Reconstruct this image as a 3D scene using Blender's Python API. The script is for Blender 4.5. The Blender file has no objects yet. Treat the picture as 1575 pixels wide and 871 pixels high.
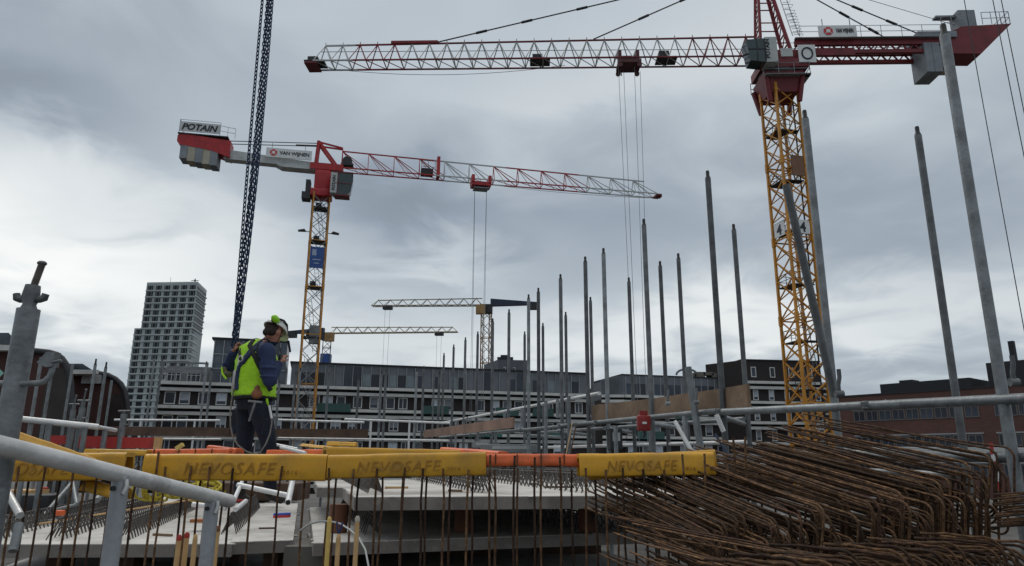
import bpy, math, random
from mathutils import Vector, Matrix, Euler
random.seed(7)
R = math.radians
scene = bpy.context.scene
col = scene.collection

# ---------------------------------------------------------------- camera
F = 1090.0
PITCH, ROLL = R(14.04), R(0.296)
ROT = Euler((R(90) + PITCH, 0, 0)).to_matrix() @ Matrix.Rotation(ROLL, 3, 'Z')
cd = bpy.data.cameras.new('camera')
cam = bpy.data.objects.new('camera', cd)
col.objects.link(cam)
cam.matrix_world = ROT.to_4x4()
cd.sensor_width = 36
cd.lens = F / 1575 * 36
cd.clip_start = 0.05
cd.clip_end = 3000
scene.camera = cam

# ---------------------------------------------------------------- light
SUN_EL, SUN_AZ = R(48), R(-35)       # azimuth from +Y towards +X
w = bpy.data.worlds.new("World")
scene.world = w
w.use_nodes = True
nt = w.node_tree
nt.nodes.clear()
N = nt.nodes.new
L = nt.links.new
def mth(op, a, b=None, c=None, clamp=False):
    n = N('ShaderNodeMath'); n.operation = op; n.use_clamp = clamp
    for i, v in enumerate((a, b, c)):
        if v is None: continue
        if isinstance(v, (int, float)): n.inputs[i].default_value = v
        else: L(v, n.inputs[i])
    return n.outputs[0]
tc = N('ShaderNodeTexCoord')
sep = N('ShaderNodeSeparateXYZ'); L(tc.outputs['Generated'], sep.inputs[0])
dx, dy, dz = sep.outputs
az = mth('ARCTAN2', dx, dy)
el = mth('ARCSINE', dz)
# cloud deck seen in perspective: direction projected onto a layer overhead
zz = mth('ADD', mth('MAXIMUM', dz, 0.0), 0.16)
comb = N('ShaderNodeCombineXYZ')
L(mth('DIVIDE', dx, zz), comb.inputs[0]); L(mth('DIVIDE', dy, zz), comb.inputs[1])
def noise(scale, detail, rough, off, vec=None, dist=0.0):
    n = N('ShaderNodeTexNoise'); n.inputs['Scale'].default_value = scale
    n.inputs['Detail'].default_value = detail; n.inputs['Roughness'].default_value = rough
    n.inputs['Distortion'].default_value = dist
    m = N('ShaderNodeMapping'); m.inputs['Location'].default_value = off
    L(vec or comb.outputs[0], m.inputs[0]); L(m.outputs[0], n.inputs['Vector'])
    return n.outputs['Fac']
n1 = noise(.95, 3.5, .45, (3.1, 1.7, 0), dist=.25)
n2 = noise(2.9, 5, .5, (9.4, 5.2, 2), dist=.5)
n3 = noise(.55, 3, .5, (1.4, 7.7, 4))
wob = mth('MULTIPLY', mth('SUBTRACT', n1, .5), .30)
wob2 = mth('MULTIPLY', mth('SUBTRACT', n2, .5), .22)
azw, elw = mth('ADD', az, wob), mth('ADD', el, wob2)
def pix_dir(px, py):
    d = ROT @ Vector(((px - 787.5) / F, (435.5 - py) / F, -1)); d.normalize()
    return math.atan2(d.x, d.y), math.asin(d.z)
def blob(px, py, sx, sy, amp):
    a, e = pix_dir(px, py)
    u = mth('DIVIDE', mth('SUBTRACT', azw, a), sx / F)
    v = mth('DIVIDE', mth('SUBTRACT', elw, e), sy / F)
    q = mth('ADD', mth('MULTIPLY', u, u), mth('MULTIPLY', v, v))
    return mth('MULTIPLY', mth('EXPONENT', mth('MULTIPLY', q, -1.0)), amp)
acc = mth('MULTIPLY_ADD', n3, .14, .35)
acc = mth('ADD', acc, mth('MULTIPLY', mth('SUBTRACT', n1, .5), .27))
acc = mth('ADD', acc, mth('MULTIPLY', mth('SUBTRACT', n2, .5), .15))
for b_ in ((120, 270, 150, 90, .20), (60, 400, 300, 65, .30), (330, 330, 120, 60, .12), (210, 500, 260, 60, .16), (640, 400, 120, 40, .13), (900, 530, 420, 55, .13),
           (1380, 470, 300, 60, .14), (1150, 480, 120, 40, .10), (900, 120, 300, 60, .07), (1250, 30, 500, 120, .08), (860, 170, 200, 40, .05),
           (60, 170, 150, 55, -.22), (40, 40, 200, 90, -.10), (180, 350, 60, 25, -.12), (520, 330, 260, 45, -.09), (640, 310, 330, 50, -.05),
           (1180, 330, 260, 70, -.07), (1480, 330, 200, 80, -.05), (420, 440, 140, 22, -.06), (350, 10, 200, 60, .02)):
    acc = mth('ADD', acc, blob(*b_))
# the deck lightens towards the zenith, as an overcast sky does
zen = mth('MULTIPLY', mth('POWER', mth('MAXIMUM', mth('SUBTRACT', dz, .62), 0), 1.0), 1.6)
acc = mth('MULTIPLY_ADD', mth('SUBTRACT', acc, .46), 1.08, .46)
acc = mth('MAXIMUM', mth('ADD', acc, zen), .12)
ramp = N('ShaderNodeValToRGB')
cr = ramp.color_ramp
cr.elements[0].position = 0.12; cr.elements[0].color = (.145, .165, .200, 1)
cr.elements[1].position = 0.95; cr.elements[1].color = (.86, .86, .83, 1)
for p_, c_ in ((.30, (.240, .283, .333, 1)), (.45, (.375, .422, .462, 1)), (.65, (.60, .63, .64, 1))):
    e_ = cr.elements.new(p_); e_.color = c_
L(acc, ramp.inputs[0])
sky = N('ShaderNodeTexSky'); sky.sky_type = 'NISHITA'; sky.sun_disc = False
sky.sun_elevation = SUN_EL; sky.sun_rotation = SUN_AZ
bg1 = N('ShaderNodeBackground'); bg1.inputs[1].default_value = 0.05
L(sky.outputs[0], bg1.inputs[0])
bg2 = N('ShaderNodeBackground'); bg2.inputs[1].default_value = 1.0
L(ramp.outputs[0], bg2.inputs[0])
mix = N('ShaderNodeMixShader'); mix.inputs[0].default_value = .94
L(bg1.outputs[0], mix.inputs[1]); L(bg2.outputs[0], mix.inputs[2])
out = N('ShaderNodeOutputWorld'); L(mix.outputs[0], out.inputs[0])

sl = bpy.data.lights.new('sun', 'SUN'); sl.energy = 0.6; sl.angle = R(20); sl.color = (1, .96, .9)
so = bpy.data.objects.new('sun', sl); col.objects.link(so)
sd = Vector((math.sin(SUN_AZ) * math.cos(SUN_EL), math.cos(SUN_AZ) * math.cos(SUN_EL), math.sin(SUN_EL)))
so.rotation_euler = sd.to_track_quat('Z', 'Y').to_euler()
so.location = (0, 0, 60)
scene.view_settings.view_transform = 'Standard'
scene.view_settings.look = 'None'
scene.view_settings.exposure = 0.38
scene.view_settings.gamma = 1
scene.render.engine = 'CYCLES'
scene.cycles.use_denoising = True
scene.cycles.max_bounces = 6

# ---------------------------------------------------------------- helpers
def P(px, py, Y):
    """point at ground distance Y seen in the direction of a photograph pixel"""
    d = ROT @ Vector(((px - 787.5) / F, (435.5 - py) / F, -1))
    return d * (Y / d.y)
def PZ(px, py, z):
    d = ROT @ Vector(((px - 787.5) / F, (435.5 - py) / F, -1))
    return d * (z / d.z)

MATS = {}
def mat(name, c, rough=.6, metal=0.0, var=.15, scale=8.0, bump=.0, c2=None, spec=.4, stain=None, detail=5, alpha=1.0, trans=0.0):
    """procedural surface: base colour broken up by noise, optional second colour in patches"""
    if name in MATS: return MATS[name]
    m = bpy.data.materials.new(name); m.use_nodes = True
    t = m.node_tree; b = t.nodes['Principled BSDF']
    b.inputs['Roughness'].default_value = rough
    b.inputs['Metallic'].default_value = metal
    b.inputs['Specular IOR Level'].default_value = spec
    if trans: b.inputs['Transmission Weight'].default_value = trans
    co = t.nodes.new('ShaderNodeTexCoord')
    nz = t.nodes.new('ShaderNodeTexNoise')
    nz.inputs['Scale'].default_value = scale; nz.inputs['Detail'].default_value = detail; nz.inputs['Roughness'].default_value = .6
    t.links.new(co.outputs['Object'], nz.inputs['Vector'])
    rp = t.nodes.new('ShaderNodeValToRGB')
    lo = [max(0, x * (1 - var)) for x in c]; hi = [min(1, x * (1 + var)) for x in c]
    if c2: hi = c2
    rp.color_ramp.elements[0].position = .35; rp.color_ramp.elements[0].color = (*lo, 1)
    rp.color_ramp.elements[1].position = .65; rp.color_ramp.elements[1].color = (*hi, 1)
    t.links.new(nz.outputs['Fac'], rp.inputs[0])
    outc = rp.outputs[0]
    for sc_, cs, lo_, hi_ in (stain if isinstance(stain, list) else [stain] if stain else []):
        n_ = t.nodes.new('ShaderNodeTexNoise'); n_.inputs['Scale'].default_value = sc_; n_.inputs['Detail'].default_value = 8
        n_.inputs['Roughness'].default_value = .7
        t.links.new(co.outputs['Object'], n_.inputs['Vector'])
        r_ = t.nodes.new('ShaderNodeMapRange'); r_.inputs[1].default_value = lo_; r_.inputs[2].default_value = hi_
        t.links.new(n_.outputs['Fac'], r_.inputs[0])
        mx = t.nodes.new('ShaderNodeMix'); mx.data_type = 'RGBA'
        t.links.new(r_.outputs[0], mx.inputs[0]); t.links.new(outc, mx.inputs[6]); mx.inputs[7].default_value = (*cs, 1)
        outc = mx.outputs[2]
    t.links.new(outc, b.inputs['Base Color'])
    if bump:
        bp = t.nodes.new('ShaderNodeBump'); bp.inputs['Strength'].default_value = bump; bp.inputs['Distance'].default_value = .01
        nb = t.nodes.new('ShaderNodeTexNoise'); nb.inputs['Scale'].default_value = scale * 5; nb.inputs['Detail'].default_value = 6
        t.links.new(co.outputs['Object'], nb.inputs['Vector'])
        t.links.new(nb.outputs['Fac'], bp.inputs['Height']); t.links.new(bp.outputs[0], b.inputs['Normal'])
    MATS[name] = m
    return m

def brick_mat(name, c1, c2, mortar, sc):
    m = bpy.data.materials.new(name); m.use_nodes = True
    t = m.node_tree; b = t.nodes['Principled BSDF']; b.inputs['Roughness'].default_value = .85
    co = t.nodes.new('ShaderNodeTexCoord'); se = t.nodes.new('ShaderNodeSeparateXYZ'); cb = t.nodes.new('ShaderNodeCombineXYZ')
    t.links.new(co.outputs['Object'], se.inputs[0]); t.links.new(se.outputs[0], cb.inputs[0]); t.links.new(se.outputs[2], cb.inputs[1])
    br = t.nodes.new('ShaderNodeTexBrick'); br.inputs['Scale'].default_value = sc
    br.inputs['Color1'].default_value = (*c1, 1); br.inputs['Color2'].default_value = (*c2, 1); br.inputs['Mortar'].default_value = (*mortar, 1)
    br.inputs['Mortar Size'].default_value = .012
    t.links.new(cb.outputs[0], br.inputs['Vector'])
    nz = t.nodes.new('ShaderNodeTexNoise'); nz.inputs['Scale'].default_value = .35; nz.inputs['Detail'].default_value = 6
    t.links.new(co.outputs['Object'], nz.inputs['Vector'])
    mr = t.nodes.new('ShaderNodeMapRange'); mr.inputs[3].default_value = .65; mr.inputs[4].default_value = 1.3
    t.links.new(nz.outputs['Fac'], mr.inputs[0])
    mx = t.nodes.new('ShaderNodeMix'); mx.data_type = 'RGBA'; mx.blend_type = 'MULTIPLY'; mx.inputs[0].default_value = 1
    t.links.new(br.outputs[0], mx.inputs[6]); t.links.new(mr.outputs[0], mx.inputs[7])
    t.links.new(mx.outputs[2], b.inputs['Base Color'])
    MATS[name] = m
    return m

galv = mat('galvanised_steel', (.20, .215, .225), .45, .35, .22, 14, .25, stain=(5, (.10, .105, .11), .5, .72))
galv_dark = mat('weathered_steel', (.125, .132, .138), .5, .35, .3, 9, .2, stain=(4, (.08, .08, .085), .5, .75))
galv_light = mat('light_galvanised_steel', (.33, .35, .37), .45, .25, .2, 12, .2, stain=(6, (.17, .175, .18), .5, .75))
alu = mat('aluminium', (.60, .59, .58), .34, .15, .12, 10, .2, stain=(6, (.26, .255, .25), .55, .8))
white_tube = mat('white_tube', (.66, .66, .66), .4, .2, .1, 12, .1, stain=(7, (.35, .33, .31), .6, .8))
rust = mat('rusty_steel', (.075, .038, .020), .85, .15, .35, 30, .6, c2=(.20, .108, .050), stain=(12, (.035, .024, .018), .5, .7))
rust_dark = mat('dark_rusty_steel', (.045, .024, .016), .85, .15, .35, 30, .5, c2=(.10, .05, .027))
girder_m = mat('girder_steel', (.10, .09, .085), .6, .5, .3, 20, .2)
yellow = mat('yellow_plastic', (.62, .32, .025), .45, 0, .08, 6, .12, stain=[(5, (.40, .22, .04), .46, .70), (13, (.22, .14, .06), .60, .74), (23, (.46, .42, .34), .66, .74)], spec=.3)
yellow_ink = mat('moulded_lettering', (.34, .17, .02), .55, 0, .1, 6)
orange = mat('orange_plastic', (.72, .13, .03), .5, 0, .12, 8, .1, stain=[(6, (.42, .09, .03), .5, .7), (20, (.40, .34, .28), .66, .76)])
red_board = mat('red_formwork_paint', (.42, .035, .03), .6, 0, .2, 5, .1, stain=(6, (.2, .04, .03), .5, .75))
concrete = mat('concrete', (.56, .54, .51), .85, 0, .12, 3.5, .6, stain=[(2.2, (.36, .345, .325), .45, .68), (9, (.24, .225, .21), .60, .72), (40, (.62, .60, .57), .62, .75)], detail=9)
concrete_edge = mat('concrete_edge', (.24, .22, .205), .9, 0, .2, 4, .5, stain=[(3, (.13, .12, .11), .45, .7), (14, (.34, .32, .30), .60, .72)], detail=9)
deck_m = mat('site_floor', (.085, .08, .075), .9, 0, .4, 1.5, .5)
wood = mat('board_wood', (.20, .135, .088), .8, 0, .25, 3, .4, stain=(5, (.10, .065, .045), .5, .75))
wood_dark = mat('dark_timber', (.10, .06, .042), .85, 0, .3, 3, .4)
wood_light = mat('light_wood', (.52, .33, .15), .7, 0, .15, 10, .2)
red_tip = mat('red_tip', (.35, .03, .02), .6)
blue_tip = mat('blue_tip', (.03, .04, .13), .6)
crane_red = mat('crane_red', (.36, .018, .022), .45, 0, .15, 1.2, 0, stain=(1.5, (.20, .012, .016), .5, .75))
crane_mar = mat('crane_maroon', (.20, .013, .022), .5, 0, .2, 1.2, 0, stain=(1.5, (.10, .010, .016), .5, .75))
frame_d = mat('window_frame_grey', (.13, .125, .125), .6, 0, .1)
crane_yel2 = mat('faded_crane_yellow', (.27, .14, .05), .6, 0, .3, .8)
crane_dred = mat('crane_dark_red', (.14, .012, .018), .5, 0, .25, 1.0)
crane_white = mat('crane_white', (.42, .44, .44), .5, 0, .12, 1.0, 0, stain=(1.2, (.25, .26, .26), .5, .8))
crane_yel = mat('crane_yellow', (.48, .205, .018), .5, 0, .2, .8, 0, stain=(1.4, (.24, .11, .015), .5, .8))
crane_dark = mat('crane_dark_steel', (.035, .036, .04), .6, .2, .2, 2)
crane_grey = mat('crane_grey', (.20, .21, .22), .6, 0, .2, .8)
sign_white = mat('sign_white', (.62, .64, .65), .5, 0, .06, 1)
ink = mat('sign_lettering', (.015, .018, .025), .5, 0, .05)
logo_red = mat('logo_red', (.55, .04, .04), .5, 0, .05)
cw_grey = mat('counterweight_concrete', (.20, .22, .245), .8, 0, .15, .9, .2)
cw_beige = mat('counterweight_beige', (.36, .33, .27), .8, 0, .12, .9, .2)
crane_blue = mat('crane_blue', (.022, .07, .25), .5, 0, .15, 1)
glass_dark = mat('dark_glass', (.03, .045, .06), .12, 0, .4, .6, spec=.6)
glass_cab = mat('cab_glass', (.02, .04, .045), .12, 0, .3, 1, spec=.6)
glass_blue = mat('window_glass', (.022, .028, .042), .2, 0, .5, .25, spec=.4)
curtain = mat('white_curtain', (.30, .33, .37), .8, 0, .25, 2.5)
frame_w = mat('window_frame_white', (.50, .50, .50), .6, 0, .06)
band_w = mat('white_concrete_band', (.56, .56, .545), .75, 0, .08, .5, 0, stain=(.8, (.36, .355, .34), .5, .8))
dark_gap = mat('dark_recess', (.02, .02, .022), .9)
metal_clad = mat('zinc_cladding', (.135, .15, .17), .5, .3, .12, .5)
metal_lt = mat('light_mullion', (.34, .36, .38), .5, .2, .1)
green_glass = mat('green_balcony_glass', (.022, .07, .062), .25, 0, .2, .5)
roof_dark = mat('roof_felt', (.03, .032, .036), .9)
brick_dark = brick_mat('dark_brick', (.017, .012, .013), (.025, .017, .017), (.03, .027, .027), 2.2)
brick_red = brick_mat('red_brick', (.095, .042, .034), (.125, .055, .042), (.09, .075, .07), 2.2)
brick_hall = brick_mat('hall_brick', (.048, .016, .014), (.062, .02, .016), (.08, .05, .045), 2.2)
tower_m = mat('tower_cladding', (.31, .345, .355), .6, 0, .1, .08)
tower_side = mat('tower_side_cladding', (.40, .44, .45), .6, 0, .1, .08)

def vary(m, lo, hi):
    """every object its own tone of the same material"""
    t = m.node_tree; b = t.nodes['Principled BSDF']; src = b.inputs['Base Color'].links[0].from_socket
    oi = t.nodes.new('ShaderNodeObjectInfo'); mr = t.nodes.new('ShaderNodeMapRange'); mr.inputs[3].default_value = lo; mr.inputs[4].default_value = hi
    t.links.new(oi.outputs['Random'], mr.inputs[0])
    mx = t.nodes.new('ShaderNodeMix'); mx.data_type = 'RGBA'; mx.blend_type = 'MULTIPLY'; mx.inputs[0].default_value = 1
    t.links.new(src, mx.inputs[6]); t.links.new(mr.outputs[0], mx.inputs[7]); t.links.new(mx.outputs[2], b.inputs['Base Color'])
for m_ in (rust, rust_dark): vary(m_, .45, 1.5)
for m_ in (galv, galv_dark): vary(m_, .75, 1.2)
for m_ in (glass_blue, curtain, green_glass): vary(m_, .4, 1.8)
for m_ in (yellow, orange): vary(m_, .85, 1.08)

class MB:
    """collects shapes for ONE mesh object (world coordinates unless a matrix is set)"""
    def __init__(s, M=None):
        s.v, s.f, s.sm, s.mi = [], [], [], []
        s.M = M; s.slot = 0
    def add(s, vs, fs, smooth=False):
        o = len(s.v)
        if s.M is not None: vs = [s.M @ Vector(x) for x in vs]
        s.v.extend([tuple(x) for x in vs])
        for f in fs:
            s.f.append(tuple(i + o for i in f)); s.sm.append(smooth); s.mi.append(s.slot)
        return s
    def tube(s, a, b, r, n=8, r2=None, cap=True):
        a, b = Vector(a), Vector(b); d = b - a
        if d.length < 1e-7: return s
        q = d.to_track_quat('Z', 'Y').to_matrix()
        r2 = r if r2 is None else r2
        vs = []
        for c, rr in ((a, r), (b, r2)):
            for i in range(n):
                t = 2 * math.pi * (i + .5) / n
                vs.append(c + q @ Vector((rr * math.cos(t), rr * math.sin(t), 0)))
        fs = [(i, (i + 1) % n, n + (i + 1) % n, n + i) for i in range(n)]
        s.add(vs, fs, n > 4)
        if cap: s.add(vs, [tuple(range(n - 1, -1, -1)), tuple(range(n, 2 * n))])
        return s
    def path(s, pts, r, n=6, rs=None, closed=False, cap=True):
        pts = [Vector(p) for p in pts]; m = len(pts)
        T = []
        for i in range(m):
            a = pts[(i - 1) % m] if (closed or i > 0) else pts[i]
            b = pts[(i + 1) % m] if (closed or i < m - 1) else pts[i]
            t = (b - a); T.append(t.normalized() if t.length > 0 else Vector((0, 0, 1)))
        up = Vector((0, 0, 1)) if abs(T[0].z) < .9 else Vector((1, 0, 0))
        u = T[0].cross(up).normalized(); vs = []
        for i in range(m):
            u = (u - T[i] * u.dot(T[i])).normalized(); v = T[i].cross(u)
            rr = rs[i] if rs else r
            for k in range(n):
                t = 2 * math.pi * k / n
                vs.append(pts[i] + u * rr * math.cos(t) + v * rr * math.sin(t))
        fs = []
        for i in range(m if closed else m - 1):
            j = (i + 1) % m
            for k in range(n):
                fs.append((i * n + k, i * n + (k + 1) % n, j * n + (k + 1) % n, j * n + k))
        s.add(vs, fs, True)
        if cap and not closed: s.add(vs, [tuple(range(n - 1, -1, -1)), tuple((m - 1) * n + k for k in range(n))])
        return s
    def box(s, c, size, X=None, Z=None, bev=0):
        """box centred at c; X = direction of its length, Z = its up"""
        c = Vector(c); X = Vector(X).normalized() if X is not None else Vector((1, 0, 0))
        Z = Vector(Z).normalized() if Z is not None else Vector((0, 0, 1))
        Yv = Z.cross(X).normalized(); Z = X.cross(Yv)
        hx, hy, hz = [q / 2 for q in size]
        if not bev:
            vs = [c + X * (hx * i) + Yv * (hy * j) + Z * (hz * k) for i in (-1, 1) for j in (-1, 1) for k in (-1, 1)]
            return s.add(vs, [(0, 1, 3, 2), (4, 6, 7, 5), (0, 4, 5, 1), (2, 3, 7, 6), (0, 2, 6, 4), (1, 5, 7, 3)])
        prof = []
        for sy, sz, a0 in ((1, 1, 0), (-1, 1, 90), (-1, -1, 180), (1, -1, 270)):
            for k in range(4):
                t = R(a0 + 30 * k)
                prof.append((sy * (hy - bev) + bev * math.cos(t), sz * (hz - bev) + bev * math.sin(t)))
        n = len(prof); e = bev * .6
        rings = [(-hx, .0), (-hx + e, 1), (hx - e, 1), (hx, .0)]
        vs = []
        for x, k in rings:
            for (y, z) in prof:
                q = 1 if k else 1 - e / max(hy, hz)
                vs.append(c + X * x + Yv * y * q + Z * z * q)
        fs = []
        for i in range(3):
            for k in range(n):
                fs.append((i * n + k, (i + 1) * n + k, (i + 1) * n + (k + 1) % n, i * n + (k + 1) % n))
        s.add(vs, fs, True)
        return s.add(vs, [tuple(range(n)), tuple(3 * n + k for k in range(n - 1, -1, -1))])
    def prism(s, pts, h):
        """closed polygon pts extruded by vector h"""
        pts = [Vector(p) for p in pts]; h = Vector(h); n = len(pts)
        vs = pts + [p + h for p in pts]
        fs = [tuple(range(n)), tuple(range(2 * n - 1, n - 1, -1))] + [(i, n + i, n + (i + 1) % n, (i + 1) % n) for i in range(n)]
        return s.add(vs, fs)
    def ball(s, c, r, q=None, n=10, m=7):
        c = Vector(c); r = Vector(r) if not isinstance(r, (int, float)) else Vector((r, r, r))
        q = q or Matrix.Identity(3); vs = [c + q @ Vector((0, 0, r.z))]
        for j in range(1, m):
            ph = math.pi * j / m
            for i in range(n):
                t = 2 * math.pi * i / n
                vs.append(c + q @ Vector((r.x * math.sin(ph) * math.cos(t), r.y * math.sin(ph) * math.sin(t), r.z * math.cos(ph))))
        vs.append(c - q @ Vector((0, 0, r.z)))
        fs = [(0, 1 + i, 1 + (i + 1) % n) for i in range(n)]
        for j in range(m - 2):
            for i in range(n):
                a = 1 + j * n
                fs.append((a + i, a + n + i, a + n + (i + 1) % n, a + (i + 1) % n))
        a = 1 + (m - 2) * n; e = len(vs) - 1
        fs += [(a + (i + 1) % n, a + i, e) for i in range(n)]
        return s.add(vs, fs, True)
    def mesh(s, name, mats, inv=None):
        me = bpy.data.meshes.new(name)
        vs = [tuple(inv @ Vector(v)) for v in s.v] if inv is not None else s.v
        me.from_pydata(vs, [], s.f); me.validate(clean_customdata=False)
        if len(me.polygons) == len(s.sm):
            me.polygons.foreach_set('use_smooth', s.sm); me.polygons.foreach_set('material_index', s.mi)
        for m in (mats if isinstance(mats, (list, tuple)) else [mats]): me.materials.append(m)
        me.update()
        return me
    def build(s, name, mats, parent=None, loc=None):
        """link as one object; a child of parent, or top level with its origin at loc"""
        inv = None
        if parent is not None: inv = wmat(parent).inverted()
        elif loc is not None: inv = Matrix.Translation(-Vector(loc))
        o = bpy.data.objects.new(name, s.mesh(name, mats, inv)); col.objects.link(o)
        if parent is not None: o.parent = parent
        elif loc is not None: o.location = loc
        return o
def wmat(o):
    m = Matrix.Translation(o.location) @ o.rotation_euler.to_matrix().to_4x4()
    return (wmat(o.parent) @ m) if o.parent else m
def tag(o, label=None, cat=None, group=None, kind=None):
    if label: o['label'] = label
    if cat: o['category'] = cat
    if group: o['group'] = group
    if kind: o['kind'] = kind
    return o
def thing(name, loc, label, cat, group=None, rz=0):
    o = bpy.data.objects.new(name, None); o.empty_display_size = .2; col.objects.link(o)
    o.location = loc; o.rotation_euler = (0, 0, rz)
    return tag(o, label, cat, group)
def inst(src, name=None, parent=None, loc=None, rot=None):
    o = src.copy(); col.objects.link(o)
    if name: o.name = name
    o.parent = parent
    if loc is not None: o.location = loc
    if rot is not None: o.rotation_euler = rot
    return o
def text(s_, name, m, origin, X, Zup, height, depth, parent=None, spacing=1.0, shear=0.0, squash=1.0, bold=0.0, width=None):
    """writing as a thin solid: origin = lower left corner, X = reading direction, Zup = letter height direction"""
    cu = bpy.data.curves.new('writing', 'FONT'); cu.body = s_; cu.size = 1; cu.extrude = .5; cu.space_character = spacing
    cu.shear = shear; cu.offset = bold; cu.resolution_u = 3
    ob = bpy.data.objects.new('writing', cu); col.objects.link(ob)
    me = bpy.data.meshes.new_from_object(ob.evaluated_get(bpy.context.evaluated_depsgraph_get()))
    bpy.data.objects.remove(ob)
    X = Vector(X).normalized(); Zup = Vector(Zup).normalized(); Nn = X.cross(Zup)
    h = max(v.co.y for v in me.vertices)
    k = height / h
    x0 = min(v.co.x for v in me.vertices)
    if width: squash = width / (k * (max(v.co.x for v in me.vertices) - x0))
    inv = wmat(parent).inverted() if parent is not None else Matrix.Identity(4)
    for v in me.vertices:
        p = Vector(origin) + X * (v.co.x - x0) * k * squash + Zup * v.co.y * k + Nn * v.co.z * depth
        v.co = inv @ p
    me.materials.clear(); me.materials.append(m)
    o = bpy.data.objects.new(name, me); col.objects.link(o); o.parent = parent
    return o
def truss(mb, A, B, n, rc, rd, faces, style='x', post=True, nc=4, k0=0):
    """lattice between the corner lists A and B with n bays"""
    A = [Vector(a) for a in A]; B = [Vector(b) for b in B]
    for a, b in zip(A, B): mb.tube(a, b, rc, nc)
    for k in range(n):
        t0, t1 = k / n, (k + 1) / n
        for (i, j) in faces:
            a0, a1 = A[i].lerp(B[i], t0), A[i].lerp(B[i], t1)
            b0, b1 = A[j].lerp(B[j], t0), A[j].lerp(B[j], t1)
            if style == 'x': mb.tube(a0, b1, rd, 4, cap=False); mb.tube(b0, a1, rd, 4, cap=False)
            elif style == 'z':
                if (k + k0) % 2: mb.tube(a0, b1, rd, 4, cap=False)
                else: mb.tube(b0, a1, rd, 4, cap=False)
            elif style == 'n': mb.tube(a0, b1, rd, 4, cap=False)
            elif style == 'w':
                mid = (b0 + b1) / 2
                mb.tube(a0, mid, rd, 4, cap=False); mb.tube(mid, a1, rd, 4, cap=False)
            if post: mb.tube(a0, b0, rd, 4, cap=False)
ORD = ['first', 'second', 'third', 'fourth', 'fifth', 'sixth', 'seventh', 'eighth', 'ninth', 'tenth', 'eleventh', 'twelfth',
       'thirteenth', 'fourteenth', 'fifteenth', 'sixteenth', 'seventeenth', 'eighteenth', 'nineteenth', 'twentieth', 'twenty first', 'twenty second']
# ================================================================ ground
GZ = -8.0
g = MB(); g.add([(-1500, -200, GZ), (1500, -200, GZ), (1500, 2500, GZ), (-1500, 2500, GZ)], [(0, 1, 2, 3)])
tag(g.build('ground', mat('ground_earth', (.09, .085, .075), .95, 0, .4, .05, .3)), kind='structure')
d = MB(); d.box((0, 11, -1.06), (26, 20, .2)); d.box((9, 0.2, -1.06), (8, 2, .2))
tag(d.build('construction_deck', deck_m), kind='structure')
d = MB(); d.box((0, 11, -4.6), (25.6, 19.6, 6.84))
tag(d.build('building_core', concrete_edge), kind='structure')

# ================================================================ far buildings
def wall_frame(p0, p1):
    p0, p1 = Vector(p0), Vector(p1); d = (p1 - p0); d.z = 0; ln = d.length; d.normalize()
    n = Vector((d.y, -d.x, 0))           # towards the camera when p1 is right of p0
    return p0, d, n, ln

WIN = {}
def window_meshes(w_, h_, kind, dark=False):
    key = (round(w_, 2), round(h_, 2), kind, dark)
    if key not in WIN:
        m = MB(); t = .11
        m.box((0, 0, h_ / 2 - t / 2), (w_, .12, t)); m.box((0, 0, -h_ / 2 + t / 2), (w_, .16, t))
        m.box((-w_ / 2 + t / 2, 0, 0), (t, .12, h_ - 2 * t)); m.box((w_ / 2 - t / 2, 0, 0), (t, .12, h_ - 2 * t))
        if kind == 'double': m.box((0, 0, 0), (.09, .11, h_ - 2 * t))
        if kind == 'grid':
            m.box((-w_ / 6, 0, 0), (.09, .11, h_ - 2 * t)); m.box((w_ / 6, 0, 0), (.09, .11, h_ - 2 * t)); m.box((0, 0, 0.1), (w_ - 2 * t, .10, .08))
        fm = m.mesh('window', frame_d if dark else frame_w)
        p = MB(); p.box((0, 0, 0), (w_ - t, .04, h_ - t)); pm = p.mesh('pane', glass_blue)
        c = MB(); c.box((0, -.035, h_ * .12), (w_ - 2 * t, .02, h_ * .6)); cm = c.mesh('curtain', curtain)
        WIN[key] = (fm, pm, cm)
    return WIN[key]
def add_window(root, pos, ang, w_, h_, kind='plain', blind=False, name='window', dark=False):
    fm, pm, cm = window_meshes(w_, h_, kind, dark)
    o = bpy.data.objects.new(name, fm); col.objects.link(o); o.parent = root
    o.location = Vector(pos) - root.location; o.rotation_euler = (0, 0, ang - root.rotation_euler.z)
    q = bpy.data.objects.new('pane', pm); col.objects.link(q); q.parent = o
    if blind:
        q = bpy.data.objects.new('curtain', cm); col.objects.link(q); q.parent = o
    return o

# ---- long apartment block in the middle
ZT = 12.05
c0 = PZ(455, 557.5, ZT); c1 = PZ(903, 575, ZT)
o_, dr, nr, LN = wall_frame((c0.x, c0.y, 0), (c1.x, c1.y, 0))
ang = math.atan2(dr.y, dr.x)
EXT = 15.5                          # the facade goes on to the left past the roof step
blk = thing('apartment_block', (o_.x, o_.y, GZ), 'long dark brick apartment block with white floor bands and grey metal top storey', 'building')
def U(u, out, z): return o_ + dr * u + nr * out + Vector((0, 0, z))
def slabbox(mb, u0, u1, z0, z1, o0, o1):
    mb.box(U((u0 + u1) / 2, (o0 + o1) / 2, (z0 + z1) / 2), (u1 - u0, abs(o1 - o0), z1 - z0), dr)
m = MB(); slabbox(m, -EXT, LN, GZ, 9.1, -14, 0); m.build('wall', brick_dark, blk)
m = MB(); slabbox(m, -.5, LN, 9.1, ZT, -12, -.6)
for k in range(int(LN / 1.17)): slabbox(m, .2 + k * 1.17, .26 + k * 1.17, 9.15, ZT - .1, -.6, -.5)
m.build('top_storey', metal_clad, blk)
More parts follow.
